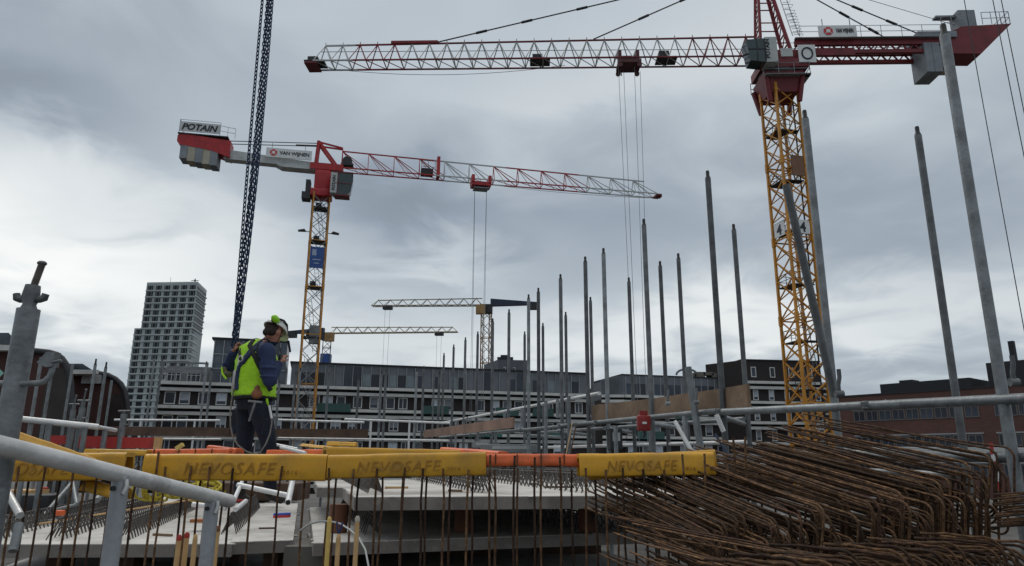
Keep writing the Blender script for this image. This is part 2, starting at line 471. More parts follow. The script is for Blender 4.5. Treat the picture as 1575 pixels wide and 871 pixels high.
m = MB(); slabbox(m, -.7, LN + .2, ZT, ZT + .18, -12.2, -.3); m.build('roof', roof_dark, blk)
m = MB(); slabbox(m, 2.6, 2.9, ZT + .18, ZT + .9, -1.4, -1.1); m.build('roof_vent', roof_dark, blk)
FL = [9.1 - 2.85 * k for k in range(0, 6)]
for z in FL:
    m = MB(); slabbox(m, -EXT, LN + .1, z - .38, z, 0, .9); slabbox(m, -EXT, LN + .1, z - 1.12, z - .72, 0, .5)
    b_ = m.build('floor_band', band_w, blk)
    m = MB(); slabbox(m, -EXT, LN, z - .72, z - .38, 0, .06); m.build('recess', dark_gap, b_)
rr = random.Random(3)
for k in range(int(LN / 1.17)):
    u = .23 + 1.17 * k + .6
    if u > LN - .6: break
    r_ = rr.random()
    m = MB(); slabbox(m, u - .5, u + .5, 9.3, 10.9 + (.9 if r_ < .1 else 0), -.59, -.54)
    m.build('glazing', glass_blue if r_ < .55 else metal_clad if r_ < .8 else mat('pale_glazing', (.16, .20, .22), .3, 0, .2, .5), blk)
    m = MB(); slabbox(m, u + .555, u + .615, 9.15, ZT - .1, -.5, -.42); m.build('mullion', metal_lt, blk)
for fi, z in enumerate(FL[:4]):
    zc = z - 1.12 - .82
    u = -EXT + 1.2
    while u < LN - 1:
        if abs(u - (-1)) > .1:
            w_ = rr.choice((1.15, 1.2, 1.25))
            add_window(blk, U(u, .0, zc), ang, w_, 1.5, rr.choice(('plain', 'plain', 'double')), rr.random() < .45)
        u += rr.choice((1.65, 1.65, 3.6, 2.1, 4.4))
for (u, zi, ww) in ((3, 1, 4.2), (16.3, 1, 3.6), (26.3, 1, 3.2), (31.5, 1, 3.0), (33, 2, 3.5), (22, 2, 5.2), (12.5, 3, 4), (4, 3, 4)):
    z = FL[zi]
    m = MB(); slabbox(m, u, u + ww, z - .42, z + .65, .9, 1.0); m.build('balcony_screen', green_glass, blk)
# raised part at the left with tall glass grid
m = MB(); slabbox(m, -10.0, -1.2, 9.1, 14.6, -9, -.3)
for k in range(8): slabbox(m, -9.9 + k * 1.13, -9.84 + k * 1.13, 9.2, 14.5, -.3, -.22)
gl = m.build('stair_glazing', mat('stair_glass', (.075, .09, .11), .3, .1, .35, .5), blk)
m = MB()
for k in range(8): slabbox(m, -9.98 + k * 1.13, -9.90 + k * 1.13, 9.12, 14.5, -.22, -.16)
for z in (10.9, 12.7): slabbox(m, -9.98, -1.2, z, z + .08, -.155, -.10)
m.build('glazing_bars', metal_lt, gl)
m = MB(); slabbox(m, -10.3, -1.0, 14.6, 14.85, -9.2, -.1); m.build('roof_edge', roof_dark, blk)
# set back roof terrace with pergola at far left
m = MB()
for u in (-15.4, -14.0, -12.2, -10.4): slabbox(m, u, u + .12, 9.1, 11.4, .55, .67)
slabbox(m, -15.5, -10.3, 11.3, 11.5, .4, .8); slabbox(m, -15.5, -10.3, 10.1, 10.5, .6, .68); slabbox(m, -15.3, -10.2, 9.1, 11.2, -6, -1.5)
m.build('roof_terrace', crane_grey, blk)
for u in (-14.4, -12.1): add_window(blk, U(u, -1.48, 10), ang, 1.6, 1.5, 'grid')
# stair tower behind the roof
a_, b_ = P(757, 552, 125), P(804, 553, 127)
st = thing('stair_tower', (a_.x, a_.y, GZ), 'grey block with stepped dark rooftop plant rising behind the long apartment roof', 'building')
m = MB(); X_ = (b_ - a_).normalized(); wdt = (b_ - a_).length
m.box(((a_ + b_) / 2 + Vector((0, 5, -a_.z / 2 + GZ / 2))), (wdt, 8, a_.z - GZ), X_); m.build('wall', mat('tower_grey_wall', (.10, .105, .125), .8, 0, .1, .3), st)
m = MB(); c_ = a_.lerp(b_, .42); m.box((c_.x, c_.y + 4, a_.z + .4), (wdt * .5, 3, .8)); m.box((c_.x, c_.y + 4, a_.z + 1.0), (wdt * .3, 2, .5)); m.build('roof_plant', roof_dark, st)
for t_ in (.3, .62):
    q = a_.lerp(b_, t_); add_window(st, (q.x, q.y + .9, a_.z - 2), 0.05, 1.5, 1.5, 'double')

# ---- right hand wing: grey metal roof storey (bands below)
def block(name, label, pA, pB, ztop, depth, wallm, topm, top_h, fl0, seed, side=None, band_out=.8, win=True, nfl=5):
    oo, dd, nn, ln = wall_frame((pA.x, pA.y, 0), (pB.x, pB.y, 0))
    an = math.atan2(dd.y, dd.x)
    rt = thing(name, (oo.x, oo.y, GZ), label, 'building')
    def V(u, out, z): return oo + dd * u + nn * out + Vector((0, 0, z))
    def bx(mb, u0, u1, z0, z1, o0, o1): mb.box(V((u0 + u1) / 2, (o0 + o1) / 2, (z0 + z1) / 2), (u1 - u0, abs(o1 - o0), z1 - z0), dd)
    m = MB(); bx(m, 0, ln, GZ, fl0, -depth, 0); m.build('wall', wallm, rt)
    m = MB(); bx(m, 0.02, ln - .02, fl0, ztop, -depth + .1, -.35); m.build('top_storey', topm, rt)
    m = MB(); bx(m, -.1, ln + .1, ztop, ztop + .15, -depth, -.2); m.build('roof', roof_dark, rt)
    r = random.Random(seed)
    for k in range(nfl):
        z = fl0 - 2.85 * k
        m = MB(); bx(m, -.05, ln + .05, z - .38, z, 0, band_out); bx(m, -.05, ln + .05, z - 1.12, z - .72, 0, .5)
        b = m.build('floor_band', band_w, rt)
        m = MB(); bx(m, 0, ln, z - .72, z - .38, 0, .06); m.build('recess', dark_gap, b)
        if win:
            u = 1.0
            while u < ln - .8:
                add_window(rt, V(u, 0, z - 1.94), an, 1.15, 1.5, 'plain', r.random() < .5)
                u += r.choice((2.0, 2.2, 3.9))
    return rt, V, bx, ln, an
pA = PZ(958, 576.5, 12.0); pB = PZ(1140, 583.5, 12.0)
wing, V, bx, ln, an = block('apartment_wing', 'grey clad apartment wing behind the scaffold boards right of the roof gap', pA, pB, 12.0, 12, brick_dark, metal_clad, 3, 9.1, 5)
for k in range(int(ln / 1.1)):
    u = .5 + 1.1 * k
    m = MB(); bx(m, u, u + .07, 9.15, 11.9, -.35, -.27); m.build('mullion', metal_lt, wing)
    if k % 5 not in (3,):
        m = MB(); bx(m, u + .15, u + 1.0, 9.3, 10.8, -.35, -.31); m.build('glazing', glass_blue, wing)
# its slanted end wall of standing seam metal, towards the gap
e0 = PZ(924, 584, 11.3)
m = MB(); m.prism([(e0.x, e0.y, 9.1), (pA.x, pA.y + .4, 9.1), (pA.x, pA.y + .4, 12.0), (e0.x, e0.y, 11.3)], (3.5, 7, 0))
for k in range(11):
    t_ = k / 11; q = Vector((e0.x, e0.y, 0)).lerp(Vector((pA.x, pA.y, 0)), t_)
    m.box((q.x, q.y - .02, 9.15 + (11.2 + .7 * t_ - 9.1) / 2), (.07, .1, 11.15 + .7 * t_ - 9.1))
m.build('end_wall', metal_clad, wing)
m = MB(); m.prism([(e0.x, e0.y, GZ), (pA.x, pA.y + .4, GZ), (pA.x, pA.y + .4, 9.1), (e0.x, e0.y, 9.1)], (3.5, 7, 0))
m.build('end_base', brick_dark, wing)
for k in range(4):
    z = 9.1 - 2.85 * k
    m = MB(); d_ = (Vector((pA.x, pA.y, 0)) - Vector((e0.x, e0.y, 0)))
    for (za, zb) in ((z - .38, z), (z - 1.12, z - .72)):
        m.box((Vector((e0.x, e0.y, 0)) + d_ / 2 + Vector((0, -.4, (za + zb) / 2))), (d_.length, .8, zb - za), d_)
    m.build('floor_band', band_w, wing)
for (u, zi, ww) in ((1.5, 2, 4.2), (7.5, 1, 3.2)):
    z = 9.1 - 2.85 * zi
    m = MB(); bx(m, u, u + ww, z - .42, z + .65, .8, .9); m.build('balcony_screen', green_glass, wing)
# roof clutter: timber store and a bent duct
q = PZ(1100, 575, 12.7)
m = MB()
for k in range(7): m.box((q.x - 3.5 + k * 1.3, q.y + 1, 12.45 + .15 * (k % 3)), (1.5, 1.4, .5 + .3 * (k % 2)))
m.build('roof_timber', mat('grey_timber', (.15, .135, .12), .9, 0, .2, 1), wing)
m = MB(); m.path([q + Vector((-4 + 1.6 * math.cos(t), 1, -.1 + .9 * math.sin(t))) for t in [math.pi * i / 8 for i in range(9)]], .16, 8)
m.build('roof_duct', metal_clad, wing)
# low brown roof in the gap
q0, q1 = P(896, 600, 130), P(930, 600, 130)
m = MB(); m.box(((q0 + q1) / 2 + Vector((0, 5, -q0.z / 2 + GZ / 2))), ((q1 - q0).length * 1.6, 9, q0.z - GZ)); 
hs = thing('brick_house', (q0.x, q0.y, GZ), 'low red brick house glimpsed in the gap between the apartment roofs', 'building')
m.build('wall', brick_red, hs)
m = MB(); m.box(((q0 + q1) / 2 + Vector((0, 5, .15))), ((q1 - q0).length * 1.65, 9.4, .3)); m.build('roof', roof_dark, hs)

# ---- dark brick end building at right
pA = PZ(1143, 553.5, 14.3); pB = PZ(1262, 556.5, 14.3)
dk, V, bx, ln, an = block('corner_building', 'black brick corner building with small top windows behind the yellow crane mast', pA, pB, 14.3, 10, brick_dark, brick_dark, 3, 11.2, 9, win=False, nfl=6)
for k in range(4):
    add_window(dk, V(1.6 + 2.9 * k, -.34, 12.6), an, .8, 1.5, 'plain')
for f_ in range(5):
    for k in range(5):
        add_window(dk, V(1.5 + 2.4 * k, 0, 11.2 - 2.85 * f_ - 1.94), an, .8, 1.5, 'plain', True)
e0 = PZ(1085, 561, 14.3)
m = MB(); m.prism([(e0.x, e0.y, GZ), (pA.x, pA.y + .3, GZ), (pA.x, pA.y + .3, 14.3), (e0.x, e0.y, 14.3)], (4.5, 6, 0)); m.build('end_wall', brick_dark, dk)
q = V(ln, 0, 0)
m = MB(); bx(m, ln, ln + 2.6, GZ, 11.0, -8, -1.5); m.build('stair_wing', brick_dark, dk)
for k in range(5):
    z = 10.6 - 2.85 * k
    m = MB(); bx(m, ln, ln + 2.7, z - .3, z, -1.5, -1.2); bx(m, ln, ln + 2.7, z - 1.1, z - .8, -1.5, -1.2); m.build('floor_band', band_w, dk)
    m = MB(); bx(m, ln + .3, ln + 2.2, z - 2.3, z - 1.2, -1.5, -1.45); m.build('glazing', glass_dark, dk)

# ---- red brick office at far right
ZB = 8.1
pA = PZ(1288, 612, ZB); pB = PZ(1620, 590, ZB)
oo, dd, nn, ln = wall_frame((pA.x, pA.y, 0), (pB.x, pB.y, 0)); an = math.atan2(dd.y, dd.x)
off = thing('brick_office', (oo.x, oo.y, GZ), 'low red brown brick office with ribbon windows behind the rebar pile', 'building')
def V(u, out, z): return oo + dd * u + nn * out + Vector((0, 0, z))
def bx(mb, u0, u1, z0, z1, o0, o1): mb.box(V((u0 + u1) / 2, (o0 + o1) / 2, (z0 + z1) / 2), (u1 - u0, abs(o1 - o0), z1 - z0), dd)
m = MB(); bx(m, 0, ln, GZ, ZB, -12, 0); m.build('wall', brick_red, off)
m = MB(); bx(m, -.1, ln, ZB, ZB + .2, -12.1, .1); m.build('roof', roof_dark, off)
def uof(px): 
    q = PZ(px, 600, ZB); t = (Vector((q.x, q.y, 0)) - oo)
    # crossing of the view ray with the facade line
    d0 = Vector((q.x, q.y, 0)); den = d0.x * dd.y - d0.y * dd.x
    s = (oo.x * dd.y - oo.y * dd.x) / den
    return (d0 * s - oo).dot(dd)
for zc in (5.6, 2.4, -.8):
    for (xa, xb, n_) in ((1308, 1502, 9), (1524, 1580, 3)):
        ua, ub = uof(xa), uof(xb); stp = (ub - ua) / n_
        m = MB(); bx(m, ua - .1, ub + .1, zc + .72, zc + .85, 0, .12); m.build('lintel', metal_lt, off)
        for k in range(n_):
            add_window(off, V(ua + stp * (k + .5), .0, zc), an, stp * .92, 1.3, 'double', False, dark=True)
for (xa, xb, zt, lab) in ((1337, 1478, ZB + 1.6, 0), (1507, 1640, ZB + 3.1, 0)):
    ua, ub = uof(xa), uof(xb)
    m = MB(); bx(m, ua, ub, ZB + .2, zt, -9, -3); m.build('plant_room', roof_dark, off)
ua = uof(1362); m = MB(); bx(m, ua, ua + 1.6, ZB + 1.6, ZB + 2.0, -6, -4); m.build('roof_vent', roof_dark, off)
ua = uof(1545); m = MB(); bx(m, ua, ua + .55, ZB + 3.1, ZB + 5.4, -4, -3.4); m.build('chimney', roof_dark, off)

# ---- residential tower at left
YT = 330
tA, tB = P(226, 437, YT), P(303, 443, YT - 2)
zt = tA.z
hw = (Vector((tB.x, tB.y, 0)) - Vector((tA.x, tA.y, 0)))
TD = hw.normalized(); TW = hw.length; TN = Vector((TD.y, -TD.x, 0))
tC = P(317.5, 452, YT + 16)
tw = thing('residential_tower', (tA.x, tA.y, GZ), 'tall pale grey residential tower with rows of dark windows left of the worker', 'building')
A0 = Vector((tA.x, tA.y, 0)); B0 = Vector((tB.x, tB.y, 0)); C0 = Vector((tC.x, tC.y, 0))
SD = (C0 - B0); SL = SD.length; SD.normalize(); SN = Vector((SD.y, -SD.x, 0))
zs = zt - 21.5                       # the lower part is wider
m = MB(); m.prism([A0 + Vector((0, 0, zs)), B0 + Vector((0, 0, zs)), C0 + Vector((0, 0, zs)), A0 + SD * SL + Vector((0, 0, zs))], (0, 0, zt - zs))
A1 = A0 - TD * 3.2; B1 = B0 - TD * .4
C1 = C0 + TD * .2
m.prism([A1 + Vector((0, 0, GZ)), B1 + Vector((0, 0, GZ)), C1 + Vector((0, 0, GZ)), A1 + SD * SL + Vector((0, 0, GZ))], (0, 0, zs - GZ + .001))
m.build('wall', tower_m, tw)
m = MB(); m.prism([A0 + Vector((0, 0, zt)), B0 + Vector((0, 0, zt)), C0 + Vector((0, 0, zt)), A0 + SD * SL + Vector((0, 0, zt))], (0, 0, .8)); m.build('parapet', tower_side, tw)
FH = 3.05
nfl = int((zt - GZ) / FH)
big = MB(); cnt = 0
wm = MB(); wm.box((0, 0, 0), (2.7, .25, 1.9)); wm.slot = 1; wm.box((-.75, -.14, 0), (.12, .06, 1.7)); wm.box((.75, -.14, 0), (.12, .06, 1.7)); wmesh = wm.mesh('window', [mat('tower_glass', (.012, .016, .020), .4, 0, .4, .05, spec=.2), tower_m])
band = MB()
for k in range(nfl):
    z = zt - 1.9 - FH * k
    up = z > zs
    S0, E0 = (A0, B0) if up else (A1, B1)
    L_ = (E0 - S0).length
    nW = 6
    for i in range(nW):
        u = L_ * (i + .5) / nW
        p_ = S0 + TD * u + TN * .05 + Vector((0, 0, z))
        if cnt < 96:
            o = bpy.data.objects.new('window', wmesh); col.objects.link(o); o.parent = tw
            o.location = p_ - tw.location; o.rotation_euler = (0, 0, math.atan2(TD.y, TD.x)); cnt += 1
            if k % 3 == 1 and i in (0, 5): o.scale = (1.1, 1, 1.15)
        else:
            big.box(p_, (2.7, .25, 1.9), TD)
    band.box(S0 + TD * L_ / 2 + TN * .15 + Vector((0, 0, z - 1.45)), (L_, .5, .5), TD)
    E = B0 if up else B1
    big.box(E + SD * SL / 2 + SN * .05 + Vector((0, 0, z)), (SL * .9, .2, 1.1), SD)
    band.box(E + SD * SL / 2 + SN * .2 + Vector((0, 0, z - 1.45)), (SL, .6, .55), SD)
tag(big.build('window', mat('tower_glass', (.04, .05, .055)), tw), kind='stuff')
band.build('floor_bands', tower_side, tw)
m = MB(); q = B0.lerp(A0, .17) + TD * 0 + Vector((0, 6, zt)); m.tube(q, q + Vector((0, 0, 3.8)), .25, 6); m.tube(q + Vector((-1.8, 0, 2.9)), q + Vector((1.8, 0, 2.9)), .16, 6)
m.ball(q + Vector((0, 0, 2.9)), .5); q = A0 + TD * 10 + Vector((0, 3, zt)); m.tube(q, q + Vector((0, 0, 4)), .08, 5); m.build('roof_mast', crane_dark, tw)

# ---- brown hall with rounded ends at left
def hall(name, label, Y, prof, roofx, mleft):
    """prof: pixel outline of the end wall (roof line left to right then down)"""
    pts = [P(x, y, Y) for x, y in prof]
    base = [Vector((pts[-1].x, Y, GZ)), Vector((pts[0].x, Y, GZ))]
    rt = thing(name, (pts[0].x, Y, GZ), label, 'building')
    m = MB(); m.prism([Vector((p.x, Y, p.z)) for p in pts] + base, (-24, 26, 0)); m.build('wall', brick_hall, rt)
    rim = [Vector((p.x, Y - .15, p.z + .02)) for p in pts]
    m = MB(); m.path(rim, .28, 6); m.build('roof_edge', crane_dark, rt)
    # dark panel at the rounded corner, standing proud of the brick
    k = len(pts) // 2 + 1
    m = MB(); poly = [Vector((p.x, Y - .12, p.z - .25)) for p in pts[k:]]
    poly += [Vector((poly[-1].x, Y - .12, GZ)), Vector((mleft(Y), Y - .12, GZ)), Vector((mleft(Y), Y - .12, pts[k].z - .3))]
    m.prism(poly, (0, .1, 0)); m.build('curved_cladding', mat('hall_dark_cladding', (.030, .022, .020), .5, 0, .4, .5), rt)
    return rt, pts
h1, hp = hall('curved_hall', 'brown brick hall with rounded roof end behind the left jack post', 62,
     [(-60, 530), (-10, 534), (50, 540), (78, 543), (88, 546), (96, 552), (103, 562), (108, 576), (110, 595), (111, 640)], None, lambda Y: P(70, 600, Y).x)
m = MB(); a, b = P(-60, 536, 61), P(24, 536, 61); m.prism([(a.x, 61, a.z - .15), (b.x, 61, a.z - .15), (b.x, 61, a.z + .3), (a.x, 61, a.z + .3)], (-4, 4, 0)); m.build('white_fascia', band_w, h1)
m = MB(); a, b = P(-60, 520, 64), P(12, 520, 64); m.prism([(a.x, 64, a.z - 1), (b.x + 1.6, 64, a.z - 1), (b.x, 64, a.z + .5), (a.x, 64, a.z + .5)], (-8, 8, 0)); m.build('rooflight', glass_dark, h1)
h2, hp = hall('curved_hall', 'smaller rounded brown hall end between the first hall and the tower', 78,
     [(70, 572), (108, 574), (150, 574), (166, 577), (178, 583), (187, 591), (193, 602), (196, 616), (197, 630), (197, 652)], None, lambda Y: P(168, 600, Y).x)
m = MB(); a, b = P(108, 573, 76), P(152, 573, 76); m.prism([(a.x, 76, a.z - .15), (b.x, 76, a.z - .15), (b.x, 76, a.z + .3), (a.x, 76, a.z + .3)], (-4, 4, 0)); m.build('white_fascia', band_w, h2)
m = MB(); a, b = P(106, 567, 80), P(134, 567, 80); m.prism([(a.x, 80, a.z - .6), (b.x + 1.4, 80, a.z - .6), (b.x - .6, 80, a.z + .55), (a.x, 80, a.z + .55)], (-6, 6, 0)); m.build('rooflight', glass_dark, h2)
m = MB(); a, b = P(125, 583, 77.6), P(155, 583, 77.6); m.box(((a.x + b.x) / 2, 77.75, a.z), (b.x - a.x, .2, .95)); m.build('name_board', crane_white, h2)

# ---- bare winter trees
def bare_tree(name, label, base, H, seed, spread=.5, grp=None):
    rg = random.Random(seed); root = thing(name, base, label, 'tree', grp)
    tr, cr_ = MB(), MB()
    def grow(p, d, ln, r, lev):
        q = p + d * ln
        mid = p.lerp(q, .5) + Vector((rg.uniform(-1, 1), rg.uniform(-1, 1), 0)) * ln * .06
        (tr if lev < 2 else cr_).path([p, mid, q], r, 5 if lev < 2 else 3, rs=[r, r * .85, r * .65], cap=False)
        if lev >= 5: return
        for _ in range(3 if lev < 4 else 2):
            nd = (d + Vector((rg.uniform(-1, 1), rg.uniform(-1, 1), rg.uniform(-.15, .7))) * spread).normalized()
            grow(p.lerp(q, rg.uniform(.6, 1)), nd, ln * rg.uniform(.6, .85), r * .62, lev + 1)
    grow(Vector(base), Vector((0, 0, 1)), H * .32, H * .02, 0)
    bark = mat('bark', (.06, .048, .04), .95, 0, .3, 2)
    tr.build('trunk', bark, root); cr_.build('crown', bark, root)
for i, (px, py, Y, H) in enumerate(((205, 640, 110, 12), (240, 640, 120, 11.5), (275, 640, 115, 12.5), (300, 640, 105, 11))):
    p_ = P(px, py, Y); bare_tree('bare_tree', ORD[i] + ' bare winter tree from the left at the foot of the pale tower', (p_.x, p_.y, GZ), H, 20 + i, .75, 'bare trees below the tower')
p_ = P(1522, 600, 130); bare_tree('bare_tree', 'lone bare tree top showing between the dark rooftop boxes of the brick office', (p_.x, p_.y, GZ), 25, 31, .5)
# houses and sheds low behind the deck at left
for i, (xa, xb, yt, Y, mm, lab) in enumerate(((296, 322, 612, 150, brick_dark, 'dark narrow house standing right of the pale tower foot'),)):
    a, b = P(xa, yt, Y), P(xb, yt, Y)
    hh = thing('distant_house', (a.x, Y, GZ), lab, 'house')
    m = MB(); m.box(((a.x + b.x) / 2, Y + 5, (a.z + GZ) / 2), (b.x - a.x, 10, a.z - GZ)); m.build('wall', mm, hh)
    m = MB(); m.box(((a.x + b.x) / 2, Y + 5, a.z + .2), (b.x - a.x + .6, 10.6, .4)); m.build('roof', roof_dark, hh)
# ================================================================ tower cranes
def crane_root(name, label, x, y, head):
    o = thing(name, (x, y, GZ), label, 'tower crane', None, head)
    return o, wmat(o)
def lat_mast(root, M, z0, z1, s, rc, rd, rot, bay, m, style='x', nc=4, hposts=3, brace=None):
    mb = MB(M @ Matrix.Rotation(rot, 4, 'Z'))
    if brace: mb.slot = 1
    h = s / 2
    cs = [(-h, -h), (h, -h), (h, h), (-h, h)]
    A = [(x, y, z0) for x, y in cs]; B = [(x, y, z1) for x, y in cs]
    n = int(round((z1 - z0) / bay))
    truss(mb, A, B, n, rc, rd, [(0, 1), (1, 2), (2, 3), (3, 0)], style, post=False, nc=nc)
    for k in range(0, n + 1, hposts):
        z = z0 + (z1 - z0) * k / n
        for i in range(4):
            a, b = cs[i], cs[(i + 1) % 4]; mb.tube((*a, z), (*b, z), rd * 1.2, 4)
            mb.slot = 0
            mb.tube((*a, z - .35), (*a, z + .35), rc * 1.35, 4)
    if brace:
        mb.slot = 0
        for a, b in zip(A, B): mb.tube(a, b, rc * 1.08, nc)
    return mb.build('mast', [m, brace] if brace else m, root)
def ladder(mb, p0, p1, w_=.4, step=.35, r=.03, side=(1, 0, 0)):
    p0, p1 = Vector(p0), Vector(p1); sd_ = Vector(side).normalized() * w_ / 2
    mb.tube(p0 - sd_, p1 - sd_, r, 4); mb.tube(p0 + sd_, p1 + sd_, r, 4)
    n = int((p1 - p0).length / step)
    for k in range(n): 
        q = p0.lerp(p1, (k + .5) / n); mb.tube(q - sd_, q + sd_, r * .7, 4, cap=False)
def railing(mb, pts, h=1.0, r=.025, post=1.2, nr=2):
    pts = [Vector(p) for p in pts]
    for a, b in zip(pts, pts[1:]):
        n = max(1, int((b - a).length / post))
        for k in range(n + 1):
            q = a.lerp(b, k / n); mb.tube(q, q + Vector((0, 0, h)), r, 4)
        for j in range(nr): z = Vector((0, 0, h * (1 - j / nr))); mb.tube(a + z, b + z, r, 4)

# ---------------- crane on the right with the raised tie bars
MA = P(1223, 407, 50)
axA, ayA = MA.x, MA.y
tip = PZ(474, 101, 30.7); hA = math.atan2(tip.y - ayA, tip.x - axA)
LA = (Vector((tip.x, tip.y)) - Vector((axA, ayA))).length
ca, M = crane_root('tower_crane', 'tall red and white hammerhead tower crane on a yellow mast at right', axA, ayA, hA)
ZL = lambda z: z - GZ                                   # world height to local
mrot = math.atan2(ayA, axA) - hA + R(45 - 9)
lat_mast(ca, M, 0, ZL(27.8), 1.92, .12, .055, mrot, 1.5, crane_yel, hposts=4)
MM = M @ Matrix.Rotation(mrot, 4, 'Z')
m = MB(MM)
for i in range(5): ladder(m, (-.45, -.5 + .0, ZL(-7.5 + 7 * i)), (-.45 + .2, .45, ZL(-.6 + 7 * i)), .4, .4, .03)
m.build('ladder', crane_grey, ca)
m = MB(MM); m.tube((-.6, -.75, 0), (-.6, -.75, ZL(27)), .035, 5); m.tube((-.45, -.8, 0), (-.45, -.8, ZL(27)), .03, 5); m.build('power_cable', crane_dark, ca)
for py in (207, 283, 360, 441, 527, 601):
    z = P(1210, py, 50).z
    m = MB(MM); m.box((0.1, .35, ZL(z)), (1.75, 1.1, .07)); m.box((-.55, -.45, ZL(z)), (.65, .75, .07))
    railing(m, [(-.8, -.1, ZL(z)), (-.8, .85, ZL(z)), (.85, .85, ZL(z)), (.85, -.1, ZL(z))], .9, .025, .8)
    m.build('platform', crane_dark, ca)
z = P(1200, 262, 50).z; m = MB(MM); m.box((-.98, -.3, ZL(z)), (.12, 1.0, 1.6)); m.build('meter_box', mat('brown_panel', (.16, .085, .05), .7, 0, .2, 1), ca)
# number boards on two faces of the mast
zb = P(1232, 355, 50).z
camv = Vector((-axA, -ayA, 0)).normalized()
for (yaw, off_) in ((R(-50), .25), (R(40), .25)):
    nd = Matrix.Rotation(yaw, 3, 'Z') @ camv
    X_ = Vector((-nd.y, nd.x, 0))
    c_ = Vector((axA, ayA, zb)) + nd * 1.02 + X_ * (.12 if yaw > 0 else -.1)
    m = MB(); m.box(c_, (1.15, .04, 1.05), X_); bd = m.build('number_board', sign_white, ca)
    text('4', 'numeral', ink, c_ + nd * .03 - X_ * .28 - Vector((0, 0, .38)), X_, (0, 0, 1), .76, .03, bd, bold=.02)
# slewing unit
m = MB(M)
m.add([(-1.1, -1.1, ZL(27.4)), (1.1, -1.1, ZL(27.4)), (1.1, 1.1, ZL(27.4)), (-1.1, 1.1, ZL(27.4)),
       (-1.5, -1.4, ZL(29.0)), (1.5, -1.4, ZL(29.0)), (1.5, 1.4, ZL(29.0)), (-1.5, 1.4, ZL(29.0))],
      [(3, 2, 1, 0), (4, 5, 6, 7), (0, 1, 5, 4), (1, 2, 6, 5), (2, 3, 7, 6), (3, 0, 4, 7)])
for a, b in (((-1.1, -1.1), (-1.35, -1.35)), ((1.1, -1.1), (1.5, -1.3)), ((1.1, 1.1), (1.3, 1.3)), ((-1.1, 1.1), (-1.4, 1.4))):
    m.tube((*a, ZL(26.6)), (*b, ZL(28.6)), .2, 6)
m.build('slewing_base', crane_dred, ca)
m = MB(M); m.tube((0, 0, ZL(29.0)), (0, 0, ZL(29.35)), 1.45, 24); m.build('slewing_ring', crane_dark, ca)
m = MB(M); m.box((-.2, 0, ZL(29.75)), (3.6, 2.7, .7)); m.box((-.4, 0, ZL(30.6)), (2.2, 1.7, 1.1)); m.build('turntable', crane_dred, ca)
m = MB(M); railing(m, [(1.6, 1.5, ZL(28.6)), (-1.9, 1.6, ZL(28.6)), (-1.9, -1.6, ZL(28.6)), (1.6, -1.6, ZL(28.6))], 1.0, .03, .9); m.box((-.2, 1.55, ZL(28.55)), (3.4, .5, .06)); m.box((-1.7, 0, ZL(28.55)), (.5, 3.2, .06)); m.build('walkway', crane_grey, ca)
# cab towards the camera side, left of the ring  (local +y points to the camera side here)
ys = 1 if (Matrix.Rotation(hA, 3, 'Z') @ Vector((0, 1, 0))).y < 0 else -1
m = MB(M)
cx, cy = 1.9, ys * 1.75
m.add([(cx - .3, cy - .6, ZL(29.2)), (cx + .85, cy - .6, ZL(29.35)), (cx + .85, cy + .6, ZL(29.35)), (cx - .3, cy + .6, ZL(29.2)),
       (cx - .3, cy - .6, ZL(31.2)), (cx + 1.1, cy - .6, ZL(31.1)), (cx + 1.1, cy + .6, ZL(31.1)), (cx - .3, cy + .6, ZL(31.2))],
      [(3, 2, 1, 0), (4, 5, 6, 7), (0, 1, 5, 4), (1, 2, 6, 5), (2, 3, 7, 6), (3, 0, 4, 7)])
cab = m.build('cab', glass_cab, ca)
m = MB(M); m.box((cx - .75, cy, ZL(30.25)), (.9, 1.24, 2.1)); cp = m.build('cab_body', crane_white, cab)
m = MB(M)
for x in (cx - .3, cx + .3): m.box((x, cy + ys * .62, ZL(30.2)), (.07, .05, 1.9))
m.box((cx + .3, cy + ys * .62, ZL(30.3)), (1.4, .05, .07)); m.build('cab_frame', crane_dark, cab)
R3 = Matrix.Rotation(hA, 3, 'Z')
def lw(x, y, z): return M @ Vector((x, y, ZL(z)))
Xr = (R3 @ Vector((-1, 0, 0))); 
text('POTAIN', 'lettering', ink, lw(cx - .62, cy + ys * .65, 29.5), Vector((0, 0, 1)), -Xr, .32, .03, cp, bold=.015)
# white emblem plate with a ring on the machinery side
m = MB(M); m.box((-1.9, ys * 1.38, ZL(30.45)), (1.3, .08, 1.5)); pl = m.build('emblem_plate', sign_white, ca)
m = MB(M); m.path([(-1.9 + .40 * math.cos(t), ys * 1.45, ZL(30.45) + .48 * math.sin(t)) for t in [math.pi * 2 * i / 20 for i in range(20)]], .06, 5, closed=True); m.build('emblem_ring', ink, pl)
m = MB(M); m.box((-.35, ys * 1.42, ZL(30.55)), (.9, .06, .7)); m.build('cabinet', crane_white, ca)
